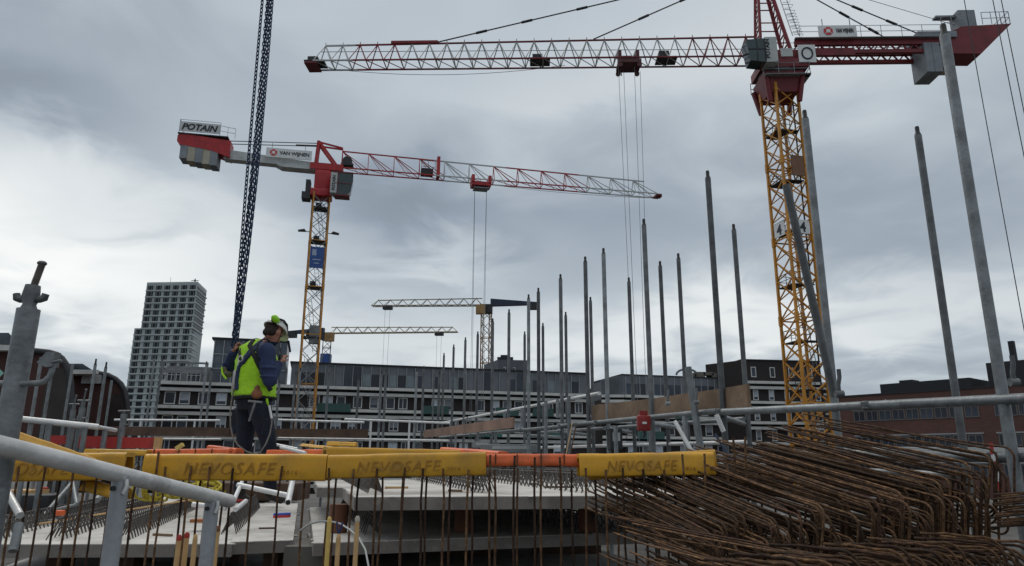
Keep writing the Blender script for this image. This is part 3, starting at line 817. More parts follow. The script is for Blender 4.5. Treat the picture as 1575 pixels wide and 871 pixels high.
# A-frame
ap = lw(.55, 0, 39.0)
apz = ZL(39.3)
m = MB(M)
apL = [(.9, -.25, apz), (.9, .25, apz), (.5, -.25, apz), (.5, .25, apz)]
fr = [(1.35, -.75, ZL(30.9)), (1.35, .75, ZL(30.9))]; bk = [(-1.0, -.75, ZL(30.9)), (-1.0, .75, ZL(30.9))]
for i in range(2):
    m.tube(fr[i], apL[i], .12, 6); m.tube(bk[i], apL[2 + i], .15, 6)
for k in range(1, 9):
    t = k / 9
    f0, f1 = Vector(fr[0]).lerp(Vector(apL[0]), t), Vector(fr[1]).lerp(Vector(apL[1]), t)
    b0, b1 = Vector(bk[0]).lerp(Vector(apL[2]), t), Vector(bk[1]).lerp(Vector(apL[3]), t)
    m.tube(f0, f1, .05, 4); m.tube(b0, b1, .07, 4)
    if k < 8:
        t2 = (k + 1) / 9
        m.tube(b0, Vector(bk[1]).lerp(Vector(apL[3]), t2), .05, 4); m.tube(f0, Vector(fr[1]).lerp(Vector(apL[1]), t2), .05, 4)
    if k % 2: m.tube(f1, b1, .05, 4); m.tube(f0, b0, .05, 4)
m.build('a_frame', crane_mar, ca)
m = MB(M)
for t0, t1 in ((.15, .42), (.42, .95)):
    a, b = Vector((-1.35, ys * .8, ZL(31.2))).lerp(Vector((0.2, ys * .5, apz)), t0), Vector((-1.35, ys * .8, ZL(31.2))).lerp(Vector((.2, ys * .5, apz)), t1)
    ladder(m, a + Vector((-.35, 0, 0)), b + Vector((-.35, 0, 0)), .5, .45, .03)
    for k in range(9):
        q = a.lerp(b, k / 8) + Vector((-.35, 0, 0)); m.path([q + Vector((0, .25, 0)), q + Vector((-.5, .2, 0)), q + Vector((-.5, -.2, 0)), q + Vector((0, -.25, 0))], .02, 4)
m.build('cage_ladder', crane_grey, ca)
# jib: triangular lattice in coloured lengths
def jib(root, M, x0, x1, zb, h0, h1, w_, secs, bay, rc, rd, peak_lag=0.0, style='tri'):
    n = max(1, int(round((x1 - x0) / bay))); bl = (x1 - x0) / n
    def hh(x): return h0 + (h1 - h0) * (x - x0) / (x1 - x0)
    for si, (fa, fb, mch, mdi) in enumerate(secs):
        xa, xb = x0 + (x1 - x0) * fa, x0 + (x1 - x0) * fb
        ch, di = MB(M), MB(M)
        for y in (-w_ / 2, w_ / 2): ch.tube((xa, y, zb), (xb, y, zb), rc, 4)
        tb = min(xb, x1 - bl * .5)
        if tb > xa: ch.tube((xa, 0, zb + hh(xa)), (tb, 0, zb + hh(tb)), rc * 1.05, 4)
        for k in range(n):
            a = x0 + k * bl
            if not (xa - 1e-6 <= a + bl * .5 < xb): continue
            b = a + bl
            if style == 'tri':
                c = a + bl / 2
                for y in (-w_ / 2, w_ / 2):
                    di.tube((a, y, zb), (c, 0, zb + hh(c)), rd, 4, cap=False); di.tube((c, 0, zb + hh(c)), (b, y, zb), rd, 4, cap=False)
                ch.tube((c, 0, zb + hh(c)), (c, 0, zb + hh(c) + .28), rd * .8, 4)
            else:
                for y in (-w_ / 2, w_ / 2):
                    di.tube((a, 0, zb + hh(a)), (a, y, zb), rd, 4, cap=False)
                    di.tube((a, 0, zb + hh(a)), (b, y, zb), rd, 4, cap=False)
                    di.tube((a, 0, zb + hh(a)), (a + bl * .62, y, zb), rd * .6, 4, cap=False)
            di.tube((a, -w_ / 2, zb), (a, w_ / 2, zb), rd, 4, cap=False)
            di.tube((a, -w_ / 2, zb), (b, w_ / 2, zb), rd * .8, 4, cap=False)
        o = ch.build('jib_section', mch, root)
        di.build('jib_bracing', mdi, o)
jw = crane_white
jib(ca, M, 1.5, LA - .6, ZL(30.7), 2.15, 1.75, 1.45,
    [(0, .16, crane_dred, crane_dred), (.16, .50, crane_dred, crane_white), (.50, .80, crane_dred, crane_white), (.80, .91, crane_mar, crane_mar), (.91, 1, crane_white, crane_white)], 1.42, .075, .045)
m = MB(M)
z0 = ZL(30.7); m.box((LA - .4, 0, z0 - .12), (1.0, 1.45, .16)); m.tube((LA - .1, -.25, z0 + .05), (LA - .1, .25, z0 + .05), .26, 10); m.tube((LA - .6, -.7, z0 - .02), (LA - .6, .7, z0 - .02), .12, 6); m.build('jib_tip', crane_dred, ca)
m = MB(M); m.tube((2, .1, z0 + 1.0), (LA - 1, .1, z0 + 1.15), .025, 4)
m.build('trolley_rope', crane_dark, ca)
m = MB(M)
m.path([(LA - 1 - (LA - 17.6) * t, 0, z0 - .2 - 1.35 * 4 * t * (1 - t) * .55) for t in [i / 16 for i in range(17)]], .022, 4)
m.build('sagging_rope', crane_dark, ca)
# walkway boxes inside the jib
for xx, hh_ in ((8.6, .7), (18.6, .35), (36.6, .35)):
    m = MB(M); m.box((xx, 0, z0 + .12), (1.6, 1.2, .1)); m.box((xx + .2, 0, z0 + .45), (.8, .7, hh_)); m.build('winch', crane_dark, ca)
# tie bars with pin joints
def tie(root, M, a, b, r, joints, mm=crane_dark):
    m = MB(M); a, b = Vector(a), Vector(b); m.tube(a, b, r, 5)
    for t in joints:
        q = a.lerp(b, t); d_ = (b - a).normalized(); m.tube(q - d_ * .45, q + d_ * .45, r * 2.1, 6)
    return m.build('tie_bar', mm, root)
top = (.7, 0, apz)
tie(ca, M, top, (27.0, 0, z0 + 1.95), .055, (.2, .4, .55, .72, .86))
tie(ca, M, top, (14.3, 0, z0 + 2.1), .055, (.2, .45, .7))
m = MB(M)
for xx in (27.2,): m.box((xx + 1.5, 0, z0 + 1.98), (3.8, .25, .22))
m.build('tie_anchor', crane_mar, ca)
for y in (-.7, .7): tie(ca, M, top, (-11.0 - y * .8, y, ZL(32.2)), .05, (.3, .6, .8))
m = MB(M); m.tube(top, (-14.6, 0, ZL(33.6)), .02, 4); m.build('stay_rope', crane_dark, ca)
# trolley and its four hoist ropes
xT = (Vector((PZ(968, 93, 30.6).x - axA, PZ(968, 93, 30.6).y - ayA))).length
m = MB(M); m.box((xT, 0, z0 - .3), (1.8, 1.6, .3)); m.box((xT, 0, z0 + .1), (1.5, 1.2, .25)); 
for sx in (-.75, .75):
    for sy in (-.7, .7): m.tube((xT + sx, sy - .08, z0 - .62), (xT + sx, sy + .08, z0 - .62), .2, 8)
    m.tube((xT + sx * .8, 0, z0 - .6), (xT + sx * .8, 0, z0 - 1.2), .05, 4)
m.box((xT - .7, 0, z0 + .5), (.25, .8, .7)); m.box((xT + .7, 0, z0 + .5), (.25, .8, .7))
m.build('trolley', mat('trolley_maroon', (.07, .02, .022), .6, 0, .3, 2), ca)
for i, (sx, sy) in enumerate(((-.95, -.35), (-.4, .35), (.35, -.35), (.85, .35))):
    m = MB(M); m.tube((xT + sx, sy, z0 - .6), (xT + sx * .55, sy, 0.8), .021, 4); m.build('hoist_rope', crane_grey, ca)
m = MB(M); m.box((xT, 0, .8), (1.2, .5, .9)); m.build('hook_block', crane_yel, ca)
# counter jib
cz = ZL(31.0)
m = MB(M)
for y in (-.75, .75):
    m.box((-7.4, y, cz + .75), (12.2, .28, .48)); m.box((-6.4, y, cz - .05), (10.0, .26, .3))
    for k in range(11):
        x = -1.9 - .9 * k
        m.tube((x, y, cz), (x - .45, y, cz + .6), .07, 4); m.tube((x - .45, y, cz + .6), (x - .9, y, cz), .07, 4)
for k in range(13): m.tube((-1.5 - k, -.75, cz + .6), (-1.5 - k, .75, cz + .6), .06, 4)
m.box((-4.2, ys * .76, cz - .1), (3.2, .30, .6))
m.build('counter_jib', crane_dred, ca)
m = MB(M)
for y in (-1.15, 1.15): railing(m, [(-1.6, y, cz + 1.0), (-12.6, y, cz + 1.0)], 1.0, .022, 1.5)
m.box((-7, -1.0, cz + 1.0), (11.5, .35, .05)); m.box((-7, 1.0, cz + 1.0), (11.5, .35, .05)); m.build('walkway', crane_grey, ca)
m = MB(M)
m.prism([(-13.2, -.9, cz + 1.5), (-14.4, -.9, cz + 2.0), (-18.1, -.9, cz + 2.2), (-15.4, -.9, cz - .4), (-13.2, -.9, cz - .35)], (0, 1.8, 0))
cb = m.build('counter_jib_end', crane_dred, ca)
m = MB(M); railing(m, [(-15.9, ys * .9, cz + 2.15), (-18.0, ys * .9, cz + 2.2), (-18.0, -ys * .9, cz + 2.2)], 1.05, .025, .6); m.build('railing', crane_grey, cb)
m = MB(M); railing(m, [(-12.6, ys * 1.1, cz + 1.6), (-14.2, ys * 1.1, cz + 1.9)], 1.05, .025, .6); m.build('railing', crane_grey, cb)
m = MB(M); m.box((-15.0, 0, cz + 2.9), (1.3, 1.2, 1.5)); m.box((-13.9, 0, cz + 3.35), (2.2, .5, .16)); m.build('winch_house', cw_grey, ca)
for k, (x, hh_, mm) in enumerate(((-11.35, 2.5, cw_grey), (-11.95, 2.5, cw_grey), (-12.55, 1.9, cw_grey), (-13.15, 1.9, cw_beige))):
    m = MB(M); m.box((x, 0, cz + .55 - hh_ / 2), (.57, 2.0 if k < 2 else 1.3, hh_)); m.build('counterweight', mm, ca)
m = MB(M); m.box((-12.2, 0, cz + 1.25), (3.0, 2.1, .5)); m.build('counterweight_cap', cw_grey, ca)
# name board on the counter jib
def name_board(root, M, x0, x1, y, z0_, z1_, flip, tilt=0.0):
    m = MB(M); m.box(((x0 + x1) / 2, y, (z0_ + z1_) / 2), (abs(x1 - x0), .12, z1_ - z0_)); b = m.build('name_board', sign_white, root)
    h = z1_ - z0_; sg = 1 if flip > 0 else -1
    Xd = (M.to_3x3() @ Vector((sg, 0, 0))); nn = Xd.cross(Vector((0, 0, 1)))
    st = min(x0, x1) if sg > 0 else max(x0, x1)
    c = M @ Vector((st + sg * h * .72, y, (z0_ + z1_) / 2)) + nn * .075
    def disc(r, mm, k, nm, inner=0.0):
        mb = MB(); n = 8
        mb.prism([c + nn * k + Xd * r * math.cos(R(22.5 + 45 * i)) + Vector((0, 0, r * math.sin(R(22.5 + 45 * i)))) for i in range(n)], nn * .02)
        return mb.build(nm, mm, b)
    disc(h * .37, logo_red, 0, 'emblem'); disc(h * .17, sign_white, .021, 'emblem')
    mb = MB()
    for i in range(4):
        a = R(45 + 90 * i); q = c + nn * .05 + (Xd * math.cos(a) + Vector((0, 0, math.sin(a)))) * h * .29
        mb.box(q, (h * .16, .02, h * .045), Xd * math.cos(a) + Vector((0, 0, math.sin(a))), nn.cross(Xd * math.cos(a) + Vector((0, 0, math.sin(a)))))
    mb.build('emblem', sign_white, b)
    text('VAN WIJNEN', 'lettering', ink, M @ Vector((st + sg * h * 1.3, y, z0_ + h * .36)) + nn * .075, Xd, (0, 0, 1), h * .36, .02, b, bold=.03, width=abs(x1 - x0) - h * 1.55)
    m = MB(M)
    for x in (x0 + (x1 - x0) * .12, x0 + (x1 - x0) * .85): m.tube((x, y, z1_), (x, y, z1_ + .6), .03, 4)
    m.build('bracket', crane_dark, b)
name_board(ca, M, -3.0, -5.9, ys * 1.3, ZL(31.9), ZL(32.9), -1)

# ---------------- flat top crane at left
MB0 = P(481, 480, 75); bx0, by0 = MB0.x, MB0.y
tip = PZ(1012, 300, 32.2); hB = math.atan2(tip.y - by0, tip.x - bx0)
LB = math.hypot(tip.x - bx0, tip.y - by0)
cb_, M = crane_root('tower_crane', 'red and white flat top tower crane with long jib to the right, left of centre', bx0, by0, hB)
mr = math.atan2(by0, bx0) - hB + R(4)
zc = ZL(28.5)
lat_mast(cb_, M, 0, zc, 1.75, .10, .045, mr, 1.75, crane_yel, hposts=3, brace=crane_grey)
MM = M @ Matrix.Rotation(mr, 4, 'Z')
m = MB(MM)
for i in range(6): ladder(m, (-.3, -.5, 1 + 6 * i), (.3 if i % 2 else -.2, .4, 6.8 + 6 * i), .4, .4, .03, (0, 1, 0))
m.build('ladder', crane_grey, cb_)
for py in (322, 373, 443, 520):
    z = ZL(P(485, py, 75).z); m = MB(MM); m.box((0, 0, z), (1.6, 1.6, .12)); m.box((.3, .2, z + .4), (.6, .6, .7)); m.build('platform', crane_dark, cb_)
z = ZL(P(490, 358, 75).z)
camdir = Vector((-bx0, -by0, 0)).normalized(); side = Vector((-camdir.y, camdir.x, 0))
for s_ in (-1, 1):
    q = Vector((bx0, by0, z + GZ)) + side * s_ * 1.0
    m = MB(); m.tube(q, q + side * s_ * .5, .05, 4); m.path([q + side * s_ * .35, q + side * s_ * .55 + Vector((0, 0, .12)), q + side * s_ * 1.2 + Vector((0, 0, .02))], .17, 6, rs=[.06, .19, .13]); m.build('floodlight', crane_dark, cb_)
zc1, zc2 = P(485, 384, 75).z, P(485, 416, 75).z
c_ = Vector((bx0, by0, (zc1 + zc2) / 2)) + camdir * 1.0
m = MB(); m.box(c_, (1.45, .08, zc1 - zc2), side); bn = m.build('banner', crane_blue, cb_)
m = MB(); m.box(c_ + camdir * .05 + Vector((0, 0, .55)) - side * .3, (.45, .02, .7), side); m.box(c_ + camdir * .05 - Vector((0, 0, .25)), (.85, .02, .12), side); m.box(c_ + camdir * .05 - Vector((0, 0, .65)), (.6, .02, .10), side); m.build('banner_print', mat('banner_print', (.3, .36, .48), .6), bn)
c_ = Vector((bx0, by0, P(485, 515, 75).z)) + side * .4
m = MB(); m.box(c_, (1.2, 1.0, 1.9), side); m.build('climbing_box', crane_grey, cb_)
# slewing head
ysb = 1 if (Matrix.Rotation(hB, 3, 'Z') @ Vector((0, 1, 0))).y < 0 else -1
z_ = ZL(32.3)
m = MB(M); m.box((0, 0, zc + .35), (2.3, 2.1, .9), bev=.15); m.box((.05, 0, zc + 1.9), (1.75, 1.7, 2.5), bev=.2); m.box((.4, 0, z_ - .3), (3.6, 1.7, .75)); m.build('slewing_head', crane_red, cb_)
m = MB(M)
for y in (-.6, .6):
    m.tube((-.85, y, z_), (-.7, y, z_ + 2.75), .22, 4); m.tube((-.6, y, z_ + 2.7), (1.4, y, z_ + .1), .18, 4); m.tube((-.8, y, z_ + 2.7), (2.0, y * .3, z_ + 2.35), .12, 4)
    m.tube((2.0, y * .3, z_ + 2.3), (2.0, y, z_), .07, 4)
m.tube((-.7, -.6, z_ + 2.75), (-.7, .6, z_ + 2.75), .16, 6)
m.build('tower_head', crane_red, cb_)
m = MB(M); m.tube((2.6, -.5, z_ + .75), (2.6, .5, z_ + .75), .55, 14); m.box((2.6, 0, z_ + .3), (1.4, 1.2, .2)); m.build('winch_drum', crane_dark, cb_)
m = MB(M); cx, cy = 2.0, ysb * 1.5
m.prism([(cx - .6, cy - .65, zc - .2), (cx + .9, cy - .65, zc - .2), (cx + 1.25, cy - .65, zc + .2), (cx + 1.45, cy - .65, zc + 1.6), (cx + 1.3, cy - .65, zc + 2.3), (cx - .6, cy - .65, zc + 2.3)], (0, 1.3, 0))
cab = m.build('cab', glass_cab, cb_)
m = MB(M); m.box((cx - .62, cy, zc + 1.15), (.7, 1.36, 2.4)); cpb = m.build('cab_body', crane_white, cab)
m = MB(M); m.box((cx + .3, cy, zc + 2.4), (2.2, 1.4, .14)); m.box((cx + .4, cy + ysb * .67, zc + 1.1), (1.7, .05, .07)); m.box((cx + .35, cy, zc - .28), (1.6, 1.36, .14)); m.tube((cx - .2, cy + ysb * .68, zc - .3), (cx - .2, cy + ysb * .68, zc + 2.4), .05, 4); m.build('cab_frame', crane_dred, cab)
Xr = Matrix.Rotation(hB, 3, 'Z') @ Vector((1, 0, 0))
text('POTAIN', 'lettering', ink, M @ Vector((cx - .45, cy + ysb * .70, zc + .25)), Vector((0, 0, 1)), -Xr, .34, .03, cpb, bold=.015)
m = MB(M); m.box((-1.45, ysb * .3, zc + .7), (.5, 1.2, 2.1)); m.box((-1.6, ysb * .3, zc - .1), (.9, 1.3, .8)); m.build('control_cabinet', crane_dark, cb_)
jib(cb_, M, 2.0, LB - .3, z_ - .25, 2.3, 1.75, 1.45,
    [(0, .275, crane_red, crane_red), (.275, .50, crane_white, crane_white), (.50, .74, crane_red, crane_red), (.74, 1, crane_white, crane_white)], 2.9, .085, .05, style='n')
m = MB(M); m.box((LB - .1, 0, z_ - .3), (.7, 1.3, .22)); m.tube((LB + .2, -.2, z_ - .25), (LB + .2, .2, z_ - .25), .28, 8); m.build('jib_tip', crane_dred, cb_)
m = MB(M)
m.box((11.7, 0, z_ + .3), (1.4, 1.0, .7)); railing(m, [(11.0, ysb * .7, z_), (12.6, ysb * .7, z_)], 1.5, .03, .8); m.build('jib_winch', crane_dark, cb_)
m = MB(M); m.box((13.0, 0, z_ + 1.0), (.35, 1.3, 2.4)); m.build('jib_splice', crane_red, cb_)
q = PZ(738, 283, 32.0); xT = math.hypot(q.x - bx0, q.y - by0)
m = MB(M); m.box((xT, 0, z_ - .75), (2.3, 1.5, .45)); 
for sx in (-1, 1): m.box((xT + sx, 0, z_ - .2), (.35, 1.7, .9)); m.tube((xT + sx * .9, -.6, z_ - .8), (xT + sx * .9, .6, z_ - .8), .28, 8)
m.build('trolley', crane_red, cb_)
m = MB(M); m.box((xT, 0, z_ - 1.25), (1.7, 1.3, .1)); railing(m, [(xT - .8, ysb * .6, z_ - 1.2), (xT + .8, ysb * .6, z_ - 1.2)], .5, .03, .8); m.build('trolley_basket', crane_grey, cb_)
for sx, s2 in ((-.75, -.95), (-.72, -.62), (.72, .45), (.75, .85)):
    m = MB(M); m.tube((xT + sx, .3 * s2, z_ - .9), (xT + s2 * .9, .3 * s2, 1.0), .025, 4); m.build('hoist_rope', crane_grey, cb_)
m = MB(M); m.box((xT, 0, .9), (1.3, .5, .9)); m.build('hook_block', crane_red, cb_)
m = MB(M); m.path([(xT + 1 + (LB - xT - 1) * t, 0, z_ - .55 - 1.1 * t * (1 - t)) for t in [i / 14 for i in range(15)]], .025, 4); m.build('sagging_rope', crane_grey, cb_)
# counter jib
m = MB(M); m.prism([(-.6, -.55, z_ - .5), (-10.6, -.55, z_ - .25), (-10.6, -.55, z_ + .85), (-.6, -.55, z_ + .15)], (0, 1.1, 0))
m.prism([(-.6, -.7, z_ - .75), (-4.5, -.7, z_ - .7), (-5.2, -.7, z_ - .35), (-.6, -.7, z_ - .35)], (0, 1.4, 0)); m.build('counter_jib', crane_white, cb_)
m = MB(M)
for y in (-.4, .4): m.tube((-.7, y, z_ + 2.6), (-10.8, y, z_ + 1.9), .05, 5)
m.tube((-3.2, 0, z_ + 2.3), (-.7, 0, z_ + 2.45), .12, 5)
m.build('tie_bar', crane_dark, cb_)
m = MB(M); m.prism([(-10.0, -.9, z_ - .2), (-12.0, -.9, z_ + .45), (-15.2, -.9, z_ + .85), (-15.5, -.9, z_ + 1.2), (-15.5, -.9, z_ + 1.9), (-15.1, -.9, z_ + 2.15), (-10.0, -.9, z_ + 1.75)], (0, 1.8, 0)); m.build('counter_jib_end', crane_red, cb_)
m = MB(M); m.box((-12.9, 0, z_ + 2.15), (5.2, 2.0, .12)); m.build('walkway', crane_dark, cb_)
for k, mm in enumerate((cw_grey, cw_beige, cw_grey, cw_beige, cw_grey)):
    m = MB(M); m.box((-14.7 + k * .78, 0, z_ + .05 - .10 * k), (.76, 1.7 if k % 2 else 1.75, 1.85 - .3 * (k == 0))); m.build('counterweight', mm, cb_)
m = MB(M)
railing(m, [(-15.4, ysb * .95, z_ + 2.2), (-11.2, ysb * .95, z_ + 2.2)], 1.55, .03, 4.0, 1); railing(m, [(-11.2, ysb * .95, z_ + 2.2), (-9.6, ysb * .95, z_ + 2.0)], 1.2, .03, .7); railing(m, [(-15.4, -ysb * .95, z_ + 2.2), (-15.4, ysb * .95, z_ + 2.2)], 1.55, .03, 1)
rl = m.build('railing', crane_white, cb_)
m = MB(M); m.box((-13.3, ysb * .97, z_ + 2.95), (4.2, .05, 1.15)); lb = m.build('sign_panel', mat('sign_pale', (.48, .50, .51), .6, 0, .1, 1), rl)
text('POTAIN', 'lettering', ink, M @ Vector((-15.15, ysb * 1.01, z_ + 2.6)), Xr, (0, 0, 1), .72, .04, lb, shear=.25, bold=.03, width=3.7)
name_board(cb_, M, -6.2, -1.3, ysb * .85, z_ + .25, z_ + 1.35, 1)

# ---------------- two small far cranes
def far_crane(label, px, Y, py_top, py_j0, tip_px, tail_px, hj, mcol, jcol, tail_col):
    a = P(px, py_top, Y); zj = P(px, py_j0, Y).z
    t_ = PZ(tip_px[0], tip_px[1], zj); hd = math.atan2(t_.y - a.y, t_.x - a.x); Lj = math.hypot(t_.x - a.x, t_.y - a.y)
    rt, M = crane_root('tower_crane', label, a.x, a.y, hd)
    zj = ZL(zj)
    lat_mast(rt, M, 0, zj - 1.8, 2.0, .15, .09, .35, 2.0, mcol, style='z', hposts=3, brace=crane_grey)
    m = MB(M); m.box((0, 0, zj - .9), (2.8, 2.4, 2.0)); m.build('slewing_head', crane_dark, rt)
    m = MB(M); m.box((1.2, 1.6 * (1 if math.cos(hd) < 0 else -1), zj - 1.3), (2.2, 1.3, 2.2)); m.build('cab', mat('cab_tan', (.30, .18, .07), .6, 0, .3, .5), rt)
    jib(rt, M, 1.0, Lj, zj, hj, hj * .8, 1.4, [(0, 1, jcol, jcol)], 2.9, .14, .08)
    b_ = PZ(tail_px[0], tail_px[1], zj + GZ); Lt = math.hypot(b_.x - a.x, b_.y - a.y)
    m = MB(M); m.prism([(-1, -.7, zj - .2), (-Lt, -.7, zj + .1), (-Lt, -.7, zj + .6), (-1, -.7, zj + hj * .9)], (0, 1.4, 0)); m.build('counter_jib', tail_col, rt)
    m = MB(M); m.box((-Lt + 1.3, 0, zj - .3), (2.6, 1.6, 1.5)); m.build('counterweight', crane_dark, rt)
    xt = Lj * (.62 if Lj > 30 and px > 600 else .86)
    m = MB(M); m.box((xt, 0, zj - .5), (2.2, 1.5, .7)); m.build('trolley', crane_dark, rt)
    for s_ in (-.6, .6):
        m = MB(M); m.tube((xt + s_, 0, zj - .7), (xt + s_ * .6, 0, 2), .035, 3); m.build('hoist_rope', crane_grey, rt)
    return rt, M, zj
far_crane('distant blue and yellow tower crane with its jib pointing left above the long roof', 747.5, 165, 520, 470, (572, 471), (829, 471), 1.7, crane_yel2, mat('far_jib_tan', (.24, .19, .13), .6, 0, .2, .5), mat('far_blue', (.02, .032, .06), .6, 0, .2, .5))
rt, M, zj = far_crane('small distant tower crane just right of the red crane mast, jib to the right', 502, 185, 540, 513, (704, 511), (442, 514), 1.6, crane_grey, mat('far_jib_ochre', (.30, .24, .14), .6, 0, .2, .5), mat('far_blue', (.02, .045, .11)))
m = MB(M); m.box((0, 0, zj - 7), (2.3, 2.3, 3.0)); m.build('banner', crane_blue, rt)

# ---------------- near ropes hanging at far right (own crane outside the frame)
for i, (a, b, Y, nm) in enumerate((((1483, 0), (1582, 545), 26, 'leftmost'), ((1527, 0), (1592, 325), 24, 'middle'), ((1540, 0), (1601, 300), 24, 'rightmost'))):
    p, q = P(*a, Y), P(*b, Y); d_ = p - q
    root = q - d_ * (q.z / d_.z)
    m = MB(); m.tube(p + d_ * .6, root + Vector((0, 0, .0)), .017, 5)
    tag(m.build('steel_rope', crane_dark, loc=root), nm + ' of the three thin steel ropes hanging at the right edge', 'rope')
# ================================================================ scaffold at right
ZTOP = 2.40
frontp = [(1450, 38), (1237, 170), (1088, 263), (990, 337), (928, 382), (900, 395), (862, 422), (828, 443), (813, 453), (783, 476), (758, 490), (735, 510), (716, 519), (698, 530), (683, 543)]
backp = [(1410, 195), (1128, 345), (1043, 390), (1015, 402), (967, 427), (908, 457), (870, 480), (835, 497), (807, 510), (757, 545), (716, 556), (668, 566)]
def standard(x, y, ztop, zbot, r=.0245, m_=galv, spigot=True, label='', group=None, lean=(0, 0)):
    rt = thing('scaffold_pole', (x, y, zbot), label, 'scaffold pole', group)
    b, t = Vector((x, y, zbot)), Vector((x + lean[0], y + lean[1], ztop - (.07 if spigot else 0)))
    m = MB(); m.path([b, b.lerp(t, .33), b.lerp(t, .66), t], r, 12); m.build('tube', m_, rt)
    if spigot:
        m = MB(); u = (t - b).normalized(); m.path([t, t + u * .012, t + u * .022, t + u * .06, t + u * .07], r * .7, 10, rs=[r * .98, r * .85, r * .62, r * .62, r * .5]); m.build('spigot', mat('dark_spigot', (.03, .03, .032), .5, .4, .2, 10), rt)
    return rt
fr_xy, bk_xy = [], []
def lift(p): return (p.x, p.y)
for i, (px, py) in enumerate(frontp):
    q = PZ(px, py, ZTOP); fr_xy.append((q.x, q.y))
    standard(q.x, q.y, ZTOP, -.96, .0245 if i else .027, galv if i in (0, 1, 4, 8) else galv_dark, True, ORD[i] + ' tall scaffold pole from the right in the front row of the right scaffold', 'poles of the right scaffold front row')
for i, (px, py) in enumerate(backp):
    q = PZ(px, py, ZTOP); bk_xy.append((q.x, q.y))
    standard(q.x, q.y, ZTOP, -3.5, .0245, galv_dark, True, ORD[i] + ' tall scaffold pole from the right in the back row of the right scaffold', 'poles of the right scaffold back row')
# the short wide tube over the third pole where two props meet, and a sleeve on the near pole
def coupler(c, s_=.07, rot=0, lever=True):
    mb = MB(); c = Vector(c)
    mb.box(c, (s_, s_ * .8, s_ * .75), (math.cos(rot), math.sin(rot), 0), bev=.012)
    mb.path([c + Vector((.04, -.02, 0)), c + Vector((.08, -.03, .012)), c + Vector((.10, -.02, .03))], .008, 6)
    mb.tube(c + Vector((-.05, -.03, -.02)), c + Vector((.05, -.03, -.02)), .009, 6)
    return mb
def tube_thing(a, b, r, m_, label, group=None, name='scaffold_tube', couplers=(), n=12, sag=0.0, cat='scaffold tube'):
    a, b = Vector(a), Vector(b)
    rt = thing(name, a, label, cat, group)
    mb = MB(); pts = [a.lerp(b, k / 6) - Vector((0, 0, sag * 4 * (k / 6) * (1 - k / 6))) for k in range(7)]
    mb.path(pts, r, n); mb.build('tube', m_, rt)
    for t in couplers: coupler(a.lerp(b, t)).build('coupler', galv_dark, rt)
    return rt
def fl(i, z, off=(-.045, -.02)): x, y = fr_xy[i]; return Vector((x + off[0], y + off[1], z))
def bl_(i, z, off=(-.045, -.02)): x, y = bk_xy[i]; return Vector((x + off[0], y + off[1], z))
A_ = Vector((fr_xy[0][0] + .35, fr_xy[0][1] - .95, .27))
tube_thing(A_, fl(2, .372), .026, galv, 'near length of waist high scaffold tube crossing the brick office', None, couplers=(.25, .56, .99))
tube_thing(fl(2, .385, (-.03, .05)), fl(6, .42), .024, galv, 'middle length of waist high scaffold tube under the long timber boards', None, couplers=(.35, .66, .98))
tube_thing(fl(6, .41), fl(14, .49), .024, galv, 'far length of waist high scaffold tube under the shorter timber board', None, couplers=(.2, .4, .6, .8))
tube_thing(fl(4, .75, (-.05, .3)), fl(14, .80), .022, white_tube, 'upper guard rail tube rising along the far half of right scaffold', None, couplers=(.1, .3, .5, .7))
tube_thing(A_ + Vector((.02, 0, -.245)), fl(3, .035), .024, galv, 'near length of low scaffold tube running behind the rebar pile', None, couplers=(.25, .5))
tube_thing(fl(3, .045, (-.04, .05)), fl(9, .06), .022, galv, 'far length of low scaffold tube behind the orange cap', None, couplers=(.3, .6))
tube_thing(bl_(1, .40), bl_(7, .47), .022, galv, 'inner waist high tube joining the back row scaffold poles', None, couplers=(.2, .5, .8))
tube_thing(bl_(0, -.08), bl_(6, .04), .022, galv, 'inner low tube joining the back row scaffold poles', None, couplers=(.2, .5, .8))
tube_thing(bl_(1, .18), bl_(9, .25), .022, white_tube, 'thin pale tube between the low and waist high back row tubes', None)
for k, (i, j) in enumerate(((2, 1), (3, 2), (4, 4), (6, 5), (8, 6))):
    tube_thing(fl(i, .345), bl_(j, .355), .022, galv, ORD[k] + ' short cross tube from the right joining front and back scaffold rows', 'cross tubes of the right scaffold')
for k, (i, j) in enumerate(((2, 1), (3, 2), (4, 4), (6, 5), (8, 6), (10, 7))):
    tube_thing(fl(i, .01), bl_(j, -.02), .022, galv, ORD[k] + ' low cross tube from the right joining front and back scaffold rows', 'low cross tubes of the right scaffold')
# guard posts between rail and ledger
gp = 0
for (px, py0, py1, Y) in ((858, 614, 643, 8.7), (803, 628, 656, 10), (776, 634, 662, 11), (876, 610, 700, 8.6), (840, 618, 700, 9.3), (948, 655, 700, 7.4), (1002, 640, 700, 7.0), (1056, 640, 698, 6.0), (700, 648, 700, 13.5), (735, 664, 700, 12.4), (762, 664, 700, 11.6)):
    a, b = P(px, py0, Y), P(px, py1, Y)
    tube_thing((b.x, b.y, b.z), (b.x, b.y, a.z), .022, galv, ORD[gp] + ' short guard post of the right scaffold', 'short guard posts on the right scaffold'); gp += 1
